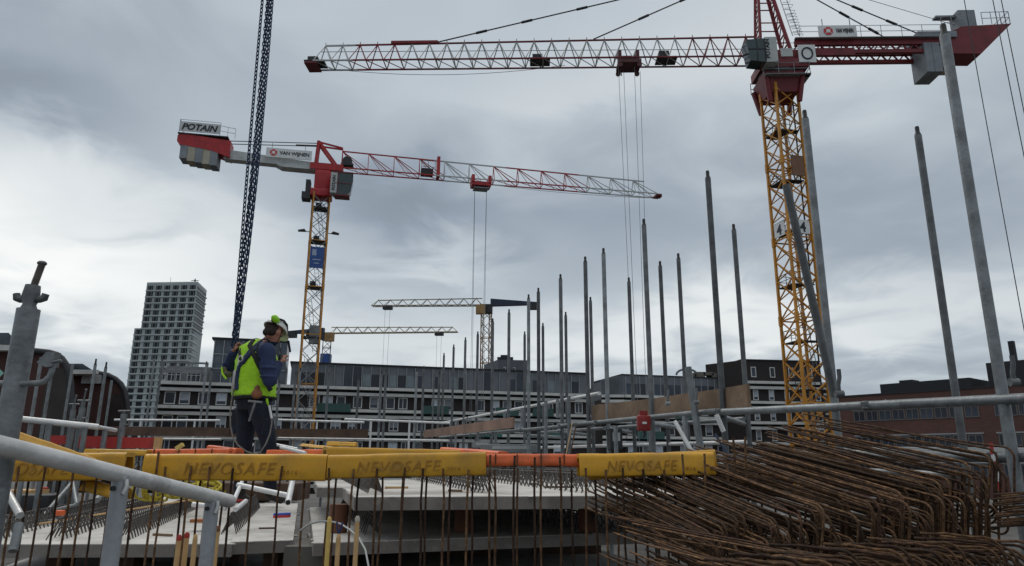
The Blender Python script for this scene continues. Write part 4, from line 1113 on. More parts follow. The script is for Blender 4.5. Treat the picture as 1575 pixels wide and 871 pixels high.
# braces
tube_thing(P(1209, 284, 4.15), P(1283, 610, 4.40), .0245, galv_dark, 'leaning scaffold tube crossing the yellow crane mast', None)
q = P(1294, 690, 4.4); 
tube_thing(P(1038, 648, 5.6), P(1066, 698, 5.5), .016, white_tube, 'left short diagonal brace below the timber boards')
tube_thing(P(1102, 638, 5.3), P(1113, 664, 5.3), .018, white_tube, 'upper short diagonal brace stub right of the timber boards')
tube_thing(P(1100, 668, 5.3), P(1128, 712, 5.2), .009, mat('navy_strap', (.03, .045, .09), .6), 'thin blue strap brace beside the thick third pole', cat='brace')
tube_thing(P(1058, 565, 5.9), P(1080, 705, 5.85), .03, galv, 'thick grey jack tube standing against the boards, its top short', None)
# hooks and small brackets
def hook(a, label, s_=.05, col_=galv):
    a = Vector(a); rt = thing('hook', a, label, 'hook')
    m = MB(); m.path([a, a + Vector((0, 0, s_)), a + Vector((s_ * .2, 0, s_ * 1.8)), a + Vector((s_ * .2, 0, s_ * 2.6))], s_ * .22, 8); m.build('rod', col_, rt)
    m = MB(); m.tube(a + Vector((-s_ * .4, 0, s_ * .1)), a + Vector((s_ * .4, 0, s_ * .1)), s_ * .4, 8); m.build('clamp', col_, rt); return rt
hook(P(1291, 608, 4.3), 'upright dark pin beside the second pole on the waist high tube', .06, galv_dark)
hook(P(1560, 590, 3.3), 'upright steel pin beside the rightmost pole on the waist high tube', .05, galv_dark)
hook(P(1027, 622, 5.6), 'curved clamp hook left on the timber boards', .045)
hook(P(1071, 620, 5.5), 'curved clamp hook right on the timber boards', .045)
# timber boards
def board(name, a, b, h, t, m_, label, cat='board'):
    a, b = Vector(a), Vector(b); c = (a + b) / 2; X_ = b - a
    mb = MB(); n = 8; r_ = random.Random(len(label)); w_ = [r_.uniform(-1, 1) * .004 for _ in range(n + 1)]
    for k in range(n):
        p, q = a.lerp(b, k / n) + Vector((0, w_[k], w_[k])), a.lerp(b, (k + 1) / n) + Vector((0, w_[k + 1], w_[k + 1]))
        u = X_.normalized(); s_ = Vector((u.y, -u.x, 0)).normalized() * t / 2; z = Vector((0, 0, h / 2))
        vs = [p - s_ - z, p + s_ - z, p + s_ + z, p - s_ + z, q - s_ - z, q + s_ - z, q + s_ + z, q - s_ + z]
        fs = [(0, 1, 5, 4), (1, 2, 6, 5), (2, 3, 7, 6), (3, 0, 4, 7)]
        if k == 0: fs.append((3, 2, 1, 0))
        if k == n - 1: fs.append((4, 5, 6, 7))
        mb.add(vs, fs)
    return tag(mb.build(name, m_, loc=a), label, cat)
board('timber_board', fl(5, .535, (.06, 0)), fl(3, .50, (.07, .0)), .17, .03, wood, 'left half of the long brown timber board lashed along the right scaffold')
board('timber_board', fl(3, .497, (.035, -.05)), fl(2, .475, (.11, -.30)), .165, .03, wood, 'right half of the long brown timber board ending beside the dark corner building')
board('timber_board', P(652, 668, 15), P(790, 650, 10.6), .155, .03, mat('pinkish_board', (.26, .165, .125), .8, 0, .2, 3, .3), 'shorter pinkish timber board hung along the far part of right scaffold')
board('prop_board', P(868, 697, 7.6) - Vector((0, 0, .1)), P(880, 652, 7.6), .03, .05, wood_light, 'pale timber strut leaning right behind the orange cap')
board('prop_board', P(874, 697, 7.7) - Vector((0, 0, .1)), P(886, 655, 7.7), .05, .06, wood_dark, 'dark timber strut leaning right beside the pale one')
# red box hung under the boards
q = P(990, 651, 6.6)
rb = thing('red_box', q - Vector((0, 0, .13)), 'red box hanging under the timber boards on the scaffold', 'box')
m = MB(); m.box(q, (.115, .08, .14), bev=.015); m.box(q + Vector((0, 0, .085)), (.07, .05, .05)); m.build('body', mat('box_red', (.24, .02, .02), .5, 0, .2, 10), rb)
m = MB(); m.box(q + Vector((0, -.042, 0)), (.04, .01, .02)); m.build('latch', white_tube, rb)
m = MB(); m.path([q + Vector((0, 0, -.07)), q + Vector((.01, 0, -.1)), q + Vector((-.01, 0, -.13))], .012, 6); m.build('cable', crane_dark, rb)
# grey boxes/machines behind the orange cap
for (px, py, Y, sx, sz, lab, mm) in ((785, 690, 11, .9, .12, 'low grey steel crate behind the orange cap', crane_grey), (945, 676, 7.8, .13, .22, 'dark meter cabinet between scaffold poles right of the strut', crane_dark),
                                 (742, 684, 12.5, .35, .10, 'small pale machine between far scaffold poles', crane_grey)):
    q = P(px, py, Y); o = thing('site_cabinet', q - Vector((0, 0, sz / 2)), lab, 'cabinet')
    m = MB(); m.box(q, (sx, .3, sz), bev=.012); m.build('body', mm, o)
    m = MB(); m.box(q + Vector((0, -.152, sz * .1)), (sx * .6, .01, sz * .4)); m.build('panel', crane_white, o)
# ---- far scaffold at left and centre, standing beyond the slabs
fs = 0
for (px, py, Y) in ((318, 556, 17), (326, 566, 16.5), (455, 572, 15), (462, 566, 16), (507, 560, 15), (552, 580, 15.5), (587, 570, 14.5), (594, 568, 15), (430, 585, 16), (641, 567, 14.5), (652, 563, 15), (676, 572, 14.2), (238, 548, 18), (250, 552, 18)):
    top = P(px, py, Y)
    standard(top.x, top.y, top.z, -2.0, .026, galv_dark if fs % 3 else galv, True, ORD[fs] + ' in the list of thin far scaffold poles in front of the apartments' if False else ('thin far scaffold pole standing ' + ['left of the worker beside its twin', 'just left of the worker', 'right of the worker before the glass stair block', 'just left of the red crane mast', 'right of the red crane mast', 'over the second green balcony screen', 'left of a close pair at picture centre', 'right of a close pair at picture centre', 'hidden partly by the worker arm', 'right of the centre pair, slightly shorter', 'next to the shorter centre right pole', 'just left of the far end of the pinkish board', 'left in a pair before the pale tower', 'right in a pair before the pale tower'][fs]), 'thin far scaffold poles'); fs += 1
tube_thing(P(176, 646, 14), P(338, 647, 14), .02, white_tube, 'pale guard tube left of the worker before the tower foot')
tube_thing(P(428, 646, 13.6), P(560, 650, 13.6), .02, white_tube, 'pale guard tube right of the worker')
tube_thing(P(530, 645, 13), P(692, 651, 13), .02, white_tube, 'pale guard tube at picture centre left of the pinkish board')
tube_thing(P(168, 675, 13.5), P(340, 676, 13.5), .02, white_tube, 'low pale tube under the brown toe board at left')
tube_thing(P(428, 674, 13.5), P(690, 678, 13.5), .018, white_tube, 'low pale tube under the brown toe board at centre')
board('toe_board', P(165, 663, 13.2), P(352, 665, 13.2), .16, .03, wood_dark, 'brown toe board left of the worker', 'board')
board('toe_board', P(352, 665.5, 13.25), P(566, 667, 13.3), .15, .03, wood_dark, 'brown toe board right of the worker before the crane mast', 'board')
for i, (px, Y) in enumerate(((217, 14), (300, 14), (488, 13.6), (571, 13.2), (630, 13))):
    a, b = P(px, 646, Y), P(px, 700, Y)
    tube_thing((a.x, a.y, b.z), a, .018, white_tube, ORD[i] + ' short pale guard post from the left under the pale guard tubes', 'short pale guard posts')

# ================================================================ concrete plank stacks
DIR = Vector((-.284, 1, 0)).normalized()
def girder(parent, a, b, h=.115, pitch=.20, label=None):
    a, b = Vector(a), Vector(b); d = (b - a); n = max(2, int(d.length / pitch)); sd_ = Vector((d.y, -d.x, 0)).normalized() * .045
    m = MB(); m.tube(a + Vector((0, 0, h)), b + Vector((0, 0, h)), .005, 5)
    for k in range(n):
        p0, p1 = a.lerp(b, k / n), a.lerp(b, (k + 1) / n); pm = a.lerp(b, (k + .5) / n) + Vector((0, 0, h + .004))
        for s_ in (-1, 1): m.tube(p0 + sd_ * s_, pm, .0036, 4, cap=False); m.tube(pm, p1 + sd_ * s_, .0036, 4, cap=False)
    return m.build('lattice_girder', girder_m, parent)
def plank(label, poly, z, t, girders=(), pitch=.1, gh=.115):
    pts = [Vector((p.x, p.y, z)) for p in poly]
    rt = thing('concrete_plank', (pts[0].x, pts[0].y, z - t), label, 'concrete slab')
    m = MB(); n = len(pts)
    dn = [p - Vector((0, 0, t)) for p in pts]
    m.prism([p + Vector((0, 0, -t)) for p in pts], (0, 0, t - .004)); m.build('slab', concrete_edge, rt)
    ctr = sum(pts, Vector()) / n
    m = MB(); m.prism([p + (ctr - p).normalized() * .006 + Vector((0, 0, -.003)) for p in pts], (0, 0, .004)); m.build('pale_top', concrete, rt)  # thin top sheet in a paler concrete than the slab body
    r_ = random.Random(len(label)); m = MB()
    for k in range(26):
        j = r_.randrange(n); t_ = r_.random(); p = pts[j].lerp(pts[(j + 1) % n], t_)
        m.ball(p + Vector((r_.uniform(-.01, .01), r_.uniform(0, .02), -.002)), (r_.uniform(.008, .03), r_.uniform(.006, .014), r_.uniform(.003, .008)), n=6, m=4)
    tag(m.build('mortar_crumbs', concrete, rt), kind='stuff')
    for a, b in girders: girder(rt, a, b, gh, pitch)
    return rt
zU = -.195
gU = []
for px in (577, 752, 905, 1010, 1090):
    a = PZ(px, 759, zU); b = a + DIR * 3.2; gU.append((a, b))
plank('topmost grey concrete plank of the middle stack with stepped left corner', [PZ(545, 765, zU), PZ(1150, 762, zU), PZ(1150, 762, zU) + DIR * 3.4, PZ(488, 750, zU) + DIR * 1.9, PZ(488, 750, zU), PZ(527, 750.5, zU)], zU, .068, gU)
zM = -.43
a_, b_ = PZ(482, 836, zM), PZ(1030, 818, zM)
gM = [(PZ(px, 826, zM) + DIR * .1, PZ(px, 826, zM) + DIR * 3) for px in (575, 930, 1000)]
plank('lower grey concrete plank of the middle stack, mostly in shade', [a_, b_, b_ + DIR * 3.2, a_ + DIR * 3.0], zM, .064, gM, .13)
zB_ = -.66
plank('bottom concrete plank of the middle stack just above the deck', [a_ + Vector((.1, 0.1, 0)), b_ + Vector((-.05, .1, 0)), b_ + DIR * 3.2, a_ + DIR * 3.0], zB_, .064, ())
for i, (px, dz_) in enumerate(((532, 0), (760, 0), (985, 0))):
    q = PZ(px, 800, -.3) + DIR * .75
    o = thing('bearer', (q.x, q.y, zM), ORD[i] + ' round timber bearer from the left between the middle stack planks', 'timber bearer', 'timber bearers between planks')
    m = MB(); z0_, z1_ = zM + .004, zU - .07
    m.tube((q.x, q.y, z0_), (q.x, q.y, z1_), .055, 14); m.build('disc', mat('bearer_wood', (.16, .07, .04), .8, 0, .2, 8), o)
# left slabs
zL = -.46
aL, bL = PZ(-60, 838, zL), PZ(357, 837, zL)
gL = [(PZ(px, 831, zL), PZ(px, 831, zL) + DIR * ln) for px, ln in ((84, 3.2), (187, 3.4), (-15, 3.2))]
plank('wide pale concrete plank at lower left with rows of steel lattice', [aL, bL, bL + DIR * 5.2, aL + DIR * 5.2], zL, .068, gL, .075, .12)
a2, b2 = PZ(386, 832, zL + .004), PZ(451, 831, zL + .004)
a2b = PZ(352, 836, zL + .004)
plank('narrow pale concrete plank at left carrying the blue and red level', [a2b + DIR * .06 , b2, b2 + DIR * 3.9, a2b + DIR * 3.9], zL + .004, .066, [(PZ(352, 822, zL), PZ(352, 822, zL) + DIR * 2.6)], .12, .125)
zLL = -.66
plank('lower left concrete plank in shade under the wide pale one', [aL + Vector((0, .02, 0)), bL + Vector((-1.0, .02, 0)), bL + DIR * 4.6, aL + DIR * 4.6], zLL, .068, [(PZ(px, 860, zLL), PZ(px, 860, zLL) + DIR * 1.6) for px in (40, 90, 130)], .08)
for i, (px) in enumerate((60, 180, 300, 420)):
    for j, dy_ in enumerate((.45, 3.2)):
        q = PZ(px, 838, zL) + DIR * dy_
        o = tag(MB().box((q.x, q.y, (-.96 + zL - .07) / 2), (.09, .14, zL - .07 + .96)).build('timber_block', wood_dark, loc=(q.x, q.y, -.96)), None, None)
        tag(o, ('front ' if j == 0 else 'rear ') + ORD[i] + ' timber block from the left propping the pale left planks', 'timber block', 'timber blocks under planks')
for i, px in enumerate((560, 780, 980)):
    q = PZ(px, 826, zM) + DIR * 1.2
    tag(MB().box((q.x, q.y, (-.96 + zB_ - .066) / 2), (.5, .09, zB_ - .066 + .96)).build('timber_block', wood_dark, loc=(q.x, q.y, -.96)), ORD[i] + ' timber sleeper from the left beneath the middle plank stack', 'timber block', 'timber blocks under planks')
    tag(MB().box((q.x, q.y, (zM - .065 + zB_) / 2), (.5, .09, zM - .066 - zB_)).build('timber_block', wood_dark, loc=(q.x, q.y, zB_)), ORD[i] + ' spacer block from the left between the two lower middle planks', 'timber block', 'timber blocks under planks')
# far slabs beyond (pale strips in the distance under the caps)
for (pts_, z, lab) in ((((620, 744), (1120, 742)), -.22, 'far pale concrete plank behind the orange cap'),):
    a, b = PZ(*pts_[0], z - .1), PZ(*pts_[1], z - .1)
    a.z = b.z = z
    plank(lab, [a, b, b + Vector((0, 3, 0)), a + Vector((0, 3, 0))], z - .05, .065, [(a.lerp(b, .1), a.lerp(b, .9)), (a.lerp(b, .1) + Vector((0, .6, 0)), a.lerp(b, .95) + Vector((0, .6, 0)))], .1)
# concrete wall piece between the two stacks
q0, q1 = P(455, 800, 4.3), P(482, 800, 4.3)
tag(MB().box(((q0.x + q1.x) / 2 + .02, 4.7, -.72), (.22, .9, .48)).build('concrete_upstand', mat('dark_concrete', (.12, .115, .105), .9, 0, .2, 3, .4), loc=(q0.x, 4.7, -.96)), 'dark concrete upstand in the slot between the two plank stacks', 'concrete block')

# ================================================================ starter bars with protective caps
YB = 3.38
protos = []
for k in range(5):
    r_ = random.Random(50 + k); m = MB(); pts = [(r_.uniform(-.004, .004), r_.uniform(-.004, .004), z) for z in (0, .2, .4, .6, .8, .94)]
    m.path(pts, .0052, 6); protos.append(m.mesh('starter_bar', rust_dark if k % 2 else rust))
bar_n = 0
def starter(x, y, ztop, k, colpx, lean=(0, 0)):
    global bar_n
    o = bpy.data.objects.new('starter_bar', protos[k % 5]); col.objects.link(o)
    h = ztop + .96
    o.location = (x, y, -.96); o.rotation_euler = (lean[0], lean[1], k * 1.3); o.scale = (1, 1, h / .94)
    seg = next(i for i, lim in enumerate((215, 500, 748, 890, 1100, 9999)) if colpx < lim); segn[seg] = segn.get(seg, -1) + 1
    tag(o, ORD[segn[seg]] + ' rusty starter bar from left ' + SEG[seg], 'rebar', 'upright rusty starter bars in front of the planks'); bar_n += 1
segn = {}
SEG = ['under the leftmost yellow cap', 'under the centre left lettered cap', 'under the lettered cap left of the orange one', 'crossing the orange cap', 'under the rightmost lettered cap', 'in the bare tuft right of the caps']
# base pixel columns read along the line of caps, as real spacings of one wall
xs = [22, 43, 62, 88, 104, 126, 148, 170, 206, 236, 247, 280, 291, 306, 318, 345, 354, 387, 427, 468, 505, 513, 543, 549, 580, 584, 617, 622, 651, 657, 684, 691, 720, 727, 755, 764, 789, 797, 821, 831, 862, 883, 901, 917, 933, 947, 962, 977, 993, 1008, 1024, 1040, 1055, 1070, 1084, 1098, 1113, 1130]
rb_ = random.Random(4)
for i, px in enumerate(xs):
    q = P(px, 760, YB + (.06 if i % 2 else -.02)); front = px in (236, 1055, 1084) or 748 < px < 890
    top_ = .03 if front and not 748 < px < 890 else (.02 if 748 < px < 890 and i % 2 == 0 else -.035)
    y = YB - .075 if front else q.y
    q = P(px, 760, y)
    starter(q.x, y, top_ + rb_.uniform(-.008, .004), i, px, (rb_.uniform(-.01, .01), rb_.uniform(-.012, .012)))
for (px, top_, Y) in ((1132, .10, 3.3), (1138, .11, 3.32), (1147, .11, 3.34), (1122, .03, 3.34), (1165, .02, 3.6), (1186, .01, 3.7)):
    q = P(px, 740, Y); starter(q.x, q.y, top_, px, px, (0, rb_.uniform(-.02, .02)))
def cap_rail(label, pa, pb, Y0, Y1, h, w_, m_, txt=None, num=False, z_off=0.0, notch=()):
    """long plastic cap pushed over the bar ends; pa/pb give the top edge at its two ends"""
    a, b = P(pa[0], pa[1], Y0), P(pb[0], pb[1], Y1)
    rt = thing('rebar_cap', a - Vector((0, 0, h)), label, 'protective cap')
    X_ = (b - a).normalized(); Nn = X_.cross(Vector((0, 0, 1))).normalized()      # towards the camera
    Zu = Nn.cross(X_) * 1.0
    if Zu.z < 0: Zu = -Zu
    m = MB(); L_ = (b - a).length; rr_ = random.Random(len(label)); n = 10
    prof = []
    r = .022
    for k in range(5): t = math.pi / 2 * k / 4; prof.append((w_ / 2 - r + r * math.sin(t), -r + r * math.cos(t)))
    prof += [(w_ / 2 + .004, -h * .5), (w_ / 2 + .010, -h * .93), (w_ / 2 + .006, -h), (w_ / 2 - .004, -h), (w_ / 2 - .006, -h * .9), (w_ / 2 - .02, -.02)]
    prof = prof + [(-x, z) for x, z in reversed(prof)]
    vs = []
    off = [(rr_.uniform(-1, 1) * .0016, rr_.uniform(-1, 1) * .0016) for _ in range(n + 1)]
    for k in range(n + 1):
        c = a.lerp(b, k / n) + Zu * off[k][0] + Nn * off[k][1] + Nn * (-w_ / 2)
        for x, z in prof: vs.append(c + Nn * x + Zu * z)
    q_ = len(prof); fs = []
    for k in range(n):
        for j in range(q_): fs.append((k * q_ + j, (k + 1) * q_ + j, (k + 1) * q_ + (j + 1) % q_, k * q_ + (j + 1) % q_))
    m.add(vs, fs, True); m.add(vs, [tuple(range(q_ - 1, -1, -1)), tuple(n * q_ + j for j in range(q_))])
    m.build('cap_body', m_, rt)
    if txt:
        fx, fw = txt
        hh = h * .46
        org = a + X_ * (L_ * fx) - Zu * (h * .78) + Nn * .0088
        text('NEVOSAFE', 'lettering', yellow_ink, org, X_, Zu, hh, .0022, rt, shear=.22, width=L_ * fw, spacing=1.12, bold=0.0)
        if num: text('2016', 'year_mark', yellow_ink, org + X_ * (L_ * (fw + .035)) , X_, Zu, hh * .36, .0022, rt, shear=.1, spacing=1.3, bold=-.01)
    for t_ in notch:
        m = MB(); c = a.lerp(b, t_) - Zu * (h * .5); m.box(c + Nn * .004, (.006, .012, h * .96), X_, Zu); m.build('joint', mat('joint_dark', (.10, .05, .02), .8), rt)
    return rt
cap_rail('yellow plastic rebar cap reading NEVOSAFE at centre left beneath the worker', (222, 698), (503, 698.5), YB, YB, .120, .11, yellow, (.23, .50), True)
cap_rail('yellow plastic rebar cap reading NEVOSAFE left of the orange cap', (504, 700), (747, 694.5), YB, YB, .106, .11, yellow, (.19, .53), True)
cap_rail('yellow plastic rebar cap reading NEVOSAFE at right of the orange cap', (891, 698), (1098, 695.5), YB, YB + .02, .104, .11, yellow, (.20, .52), True)
cap_rail('yellow cap underneath the rightmost cap, tilted down to the left', (905, 703), (1100, 691), YB + .06, YB + .05, .105, .11, yellow)
cap_rail('yellow plastic rebar cap cut off by the left edge of the view', (-60, 699), (193, 696), YB, YB + .05, .125, .11, yellow, (.12, .56), False)
cap_rail('short yellow plastic cap end slid beside the first bar gap', (222, 698.5), (242, 698.5), YB - .02, YB - .02, .100, .12, yellow)
cap_rail('long orange plastic rebar cap crossed by rusty bars', (748, 698), (892, 698.5), YB + .10, YB + .10, .058, .10, orange, notch=(.10, .33, .585, .83))
cap_rail('yellow cap further back running away behind the NEVOSAFE caps', (504, 687), (735, 693), 4.2, 4.7, .10, .10, yellow)
cap_rail('orange cap further back sloping above the orange front cap', (676, 688), (765, 694), 4.8, 4.4, .06, .10, orange)
cap_rail('orange cap far behind at left of the worker', (225, 691), (352, 690), 6.3, 6.3, .07, .10, orange, notch=(.1, .4, .6, .8))
cap_rail('second orange cap far behind tucked against the worker', (318, 685), (362, 690), 6.8, 6.6, .06, .10, orange)
cap_rail('orange cap far behind at right of the worker', (410, 692), (502, 691), 6.5, 6.5, .06, .10, orange)
cap_rail('thin yellow cap far behind on the left side', (130, 690), (225, 692), 6.2, 6.2, .05, .10, yellow)
cap_rail('small yellow cap block standing above the centre caps', (503, 679), (547, 680), 6.5, 6.5, .04, .09, yellow)
cap_rail('pale yellow flat lath behind the centre cap joint', (462, 682), (525, 689), 5.6, 5.2, .02, .05, yellow)
cap_rail('yellow cap slanting down to the right behind the near hand rail', (-5, 648), (150, 704), 2.5, 3.3, .05, .06, yellow)
cap_rail('yellow cap slanting below the near hand rail towards its first post', (128, 738), (188, 752), 3.5, 3.4, .05, .06, yellow)
# ================================================================ heap of bent stirrup bars at right
def ubar_mesh(L1, H, L2, r, rad, seed, m_=rust, wob=.006):
    """local +x points towards the closed bend, z up; bend top corner at the origin"""
    g_ = random.Random(seed); pts = []
    n1 = 5
    for k in range(n1): 
        t = 1 - k / n1; pts.append((-rad - (L1 - rad) * t, g_.uniform(-wob, wob), g_.uniform(-wob, wob) * .6))
    for k in range(6): a = math.pi / 2 * k / 5; pts.append((-rad + rad * math.sin(a), 0, -rad + rad * math.cos(a)))
    for k in range(6): a = math.pi / 2 * k / 5; pts.append((-rad + rad * math.cos(a), 0, -H + rad - rad * math.sin(a)))
    for k in range(1, n1 + 1):
        t = k / n1; pts.append((-rad - (L2 - rad) * t, g_.uniform(-wob, wob), -H + g_.uniform(-wob, wob) * .6))
    m = MB(); m.path(pts, r, 6); return m.mesh('stirrup_bar', m_)
UB = [ubar_mesh(.92 + .03 * k, .25 + .01 * (k % 3), .48, .0046, .040, 70 + k, rust if k % 3 else rust_dark) for k in range(6)]
UB2 = [ubar_mesh(.20 + .02 * k, .20, .22, .0050, .048, 90 + k, rust if k % 2 else rust_dark) for k in range(4)]
rg = random.Random(11)
cnt_u = 0
def place_ubar(me, corner, yaw, tilt, roll, label, group):
    global cnt_u
    o = bpy.data.objects.new('stirrup_bar', me); col.objects.link(o)
    M_ = Matrix.Rotation(yaw, 4, 'Z') @ Matrix.Rotation(tilt, 4, 'Y') @ Matrix.Rotation(roll, 4, 'X')
    o.location = corner; o.rotation_euler = M_.to_euler(); tag(o, label, 'rebar', group); cnt_u += 1
    return o
colsP = [(1101, 823, 2.72, 10), (1117, 810, 2.80, 11), (1145, 796, 2.80, 13), (1157, 782, 2.90, 13), (1194, 800, 2.70, 11), (1221, 788, 2.78, 13), (1246, 770, 2.9, 12), (1272, 780, 2.76, 13),
         (1306, 757, 2.88, 13), (1342, 770, 2.72, 13), (1364, 752, 2.86, 13), (1401, 758, 2.74, 13), (1420, 735, 2.88, 15), (1452, 744, 2.78, 13), (1479, 712, 2.92, 15), (1505, 728, 2.85, 12), (1532, 694, 2.95, 10), (1180, 788, 2.86, 9), (1436, 728, 3.0, 9)]
GRP = 'bent stirrup bars heaped at the right'
for ci, (px, py, Y, n) in enumerate(colsP):
    q = P(px, py, Y); sx = (px - 1100) / 450
    for k in range(n):
        c = q + Vector((rg.uniform(-.018, .018) - .006 * k * (1 if rg.random() < .5 else -1), rg.uniform(-.03, .05) + .003 * k, -.0125 * k + rg.uniform(-.004, .004)))
        yaw = math.atan2(-.94, .34 + .04 * sx) + rg.uniform(-.035, .035)
        tilt = R(11.5 + 0.5 * sx - .35 * k + rg.uniform(-1.3, 1.3))
        place_ubar(UB[(ci + k) % 6], c, yaw, tilt, R(rg.uniform(-5, 5)), ORD[k] + ' stirrup bar from top, ' + ORD[ci] + ' bundle from left of the heap', GRP)
q = P(1560, 690, 2.9)
place_ubar(UB[0], q, math.atan2(-.94, .42), R(9), 0, 'lone stirrup bar sticking out rightmost at the top of the heap', GRP)
# flat lying bundles at the bottom right
for ci, (px, py, Y, n) in enumerate(((1238, 862, 2.02, 4), (1290, 866, 2.15, 3), (1325, 850, 2.25, 5), (1362, 862, 2.15, 4), (1404, 843, 2.25, 6), (1432, 857, 2.15, 5), (1458, 851, 2.2, 5), (1479, 837, 2.3, 6), (1506, 852, 2.2, 5), (1544, 829, 2.3, 6), (1563, 842, 2.2, 6), (1592, 834, 2.2, 6))):
    q = P(px, py, 2.02 + .032 * ci)
    for k in range(n):
        c = q + Vector((rg.uniform(-.008, .008) - .013 * k, rg.uniform(-.012, .012) - .004 * k, -.013 * k))
        place_ubar(UB2[(ci + k) % 4], c, math.atan2(-.50, .87) + rg.uniform(-.05, .05), R(rg.uniform(0, 4.0)), R(rg.uniform(-4, 4)), ORD[k] + ' bar from the top in the ' + ORD[ci] + ' flat bundle along the bottom right', 'flat stirrup bars at the bottom right')
# bundle whose cut ends show at the right edge
EB = []
for k in range(3):
    m = MB(); g_ = random.Random(k); m.path([(x, g_.uniform(-.005, .005), g_.uniform(-.004, .004)) for x in (0, .3, .6, .9)], .0036, 6); EB.append(m.mesh('straight_bar', rust if k else rust_dark))
def place_bar(c, yaw, tilt, k, label, group):
    o = bpy.data.objects.new('straight_bar', EB[k % 3]); col.objects.link(o); o.location = c
    o.rotation_euler = (Matrix.Rotation(yaw, 4, 'Z') @ Matrix.Rotation(-tilt, 4, 'Y')).to_euler(); return tag(o, label, 'rebar', group)
for k in range(22):
    px, py = 1528 + rg.uniform(-6, 12) + (k % 3) * 6, 762 + k * 2.4
    place_bar(P(px, py, 2.75 + rg.uniform(-.05, .05)), R(rg.uniform(-12, 2)), R(rg.uniform(4, 9)), k, ORD[k] + ' cut bar end from the top in the stack at the right edge', 'cut bar ends at the right edge')
# thin loose bars fanning out at lower centre right
for k in range(22):
    px, py = 905 + rg.uniform(0, 120), 792 + k * 3.6
    q = P(px, py, 3.25 - (py - 790) * .006 + rg.uniform(-.1, .1))
    place_bar(q, R(-58 + rg.uniform(-14, 14)), R(rg.uniform(-9, 1)), k, ORD[k] + ' thin loose bar from the top fanning out left of the big heap', 'loose bars fanning left of the heap')
for i, (x, y, lz) in enumerate(((1.5, 3.35, .9), (1.45, 2.85, .9), (2.2, 3.0, .9), (1.35, 2.35, 1.3))):
    zt_ = -.50 + .0 * i
    tag(MB().box((x, y, (-.96 + zt_) / 2), (lz, .1, zt_ + .96)).build('timber_block', wood_dark, loc=(x, y, -.96)), ['far', 'middle', 'right', 'near'][i] + ' dark timber bearer beneath the heap of stirrup bars', 'timber block')
# concrete and red odds seen through the bars
plank('pale concrete plank behind the heap of bars at right', [PZ(1130, 792, -.36), PZ(1210, 792, -.36), PZ(1210, 792, -.36) + DIR * 2.4, PZ(1130, 792, -.36) + DIR * 2.4], -.36, .06)
tag(MB().box(P(1105, 736, 4.6), (.07, .05, .03), bev=.01).build('red_tag', orange, loc=P(1105, 736, 4.6)), 'small red orange plastic tag behind the bars right of the rightmost cap', 'tag')
q = P(1515, 688, 3.4)
o = thing('warning_stick', q - Vector((0, 0, .3)), 'red and white striped stick behind the top of the heap', 'marker stick')
for k in range(5): MB().box(P(1525 + 3 * k, 690 + 14 * k, 3.3), (.012, .012, .05)).build('stripe', red_board if k % 2 == 0 else white_tube, o)
# distant pallets and sheets behind the heap
for (px, py, Y, sx, sz, lab, mm) in ((1330, 690, 9, 1.2, .08, 'pale sheet lying far behind the heap near the crane mast foot', band_w), (1455, 690, 8, 1.6, .05, 'long pale sheet lying behind the heap at right', band_w), (1180, 720, 8, 1.8, .10, 'brown timber stack behind the bars', wood_dark)):
    q = P(px, py, Y); o = thing('material_stack', q - Vector((0, 0, sz)), lab, 'stack')
    for k in range(3): MB().box(q - Vector((.05 * k, 0, sz * .4 * k)), (sx, .6, sz * .34)).build('sheet', mm, o)

# ================================================================ left foreground
# jack post
Yj = 1.75
t0, b0 = P(44, 476, Yj), P(-2, 760, Yj)
jp = thing('jack_post', (b0.x, Yj, -.96), 'near galvanised post with threaded jack head at the left edge', 'jack post')
m = MB(); m.path([(t0.x, Yj, -.96), (t0.x, Yj, -.3), (t0.x, Yj, .1), (t0.x, Yj, t0.z - .004), (t0.x, Yj, t0.z)], .0262, 20); m.build('tube', galv, jp)
x_ = t0.x
m = MB(); z_ = t0.z
m.path([(x_, Yj, z_ - .001), (x_, Yj, z_ + .012), (x_, Yj, z_ + .03), (x_ + .001, Yj, z_ + .062)], .018, 14, rs=[.020, .015, .021, .017]); nut = m.build('jack_nut', galv_dark, jp)
for s_ in (-1, 1):
    m = MB(); m.path([(x_ + s_ * .008, Yj, z_ + .028), (x_ + s_ * .026, Yj, z_ + .025), (x_ + s_ * .034, Yj, z_ + .028), (x_ + s_ * .037, Yj, z_ + .040)], .008, 8, rs=[.0115, .0085, .0095, .0085]); m.build('wing', galv_dark, nut)
m = MB(); zt0, zt1 = z_ + .055, P(62, 407, Yj).z
pts = []; rs = []
nn_ = 40
for k in range(nn_ + 1): t = k / nn_; pts.append((x_ + .002 + .012 * t, Yj, zt0 + (zt1 - zt0) * t)); rs.append(.0076 + (.0016 if k % 2 else 0))
m.path(pts, .008, 12, rs=rs); th = m.build('threaded_rod', mat('thread_rusty', (.17, .14, .125), .6, .5, .3, 30, .3), jp)
m = MB(); m.ball((x_ + .014, Yj, zt1 + .003), (.0115, .0115, .007)); m.build('rod_head', galv_dark, th)
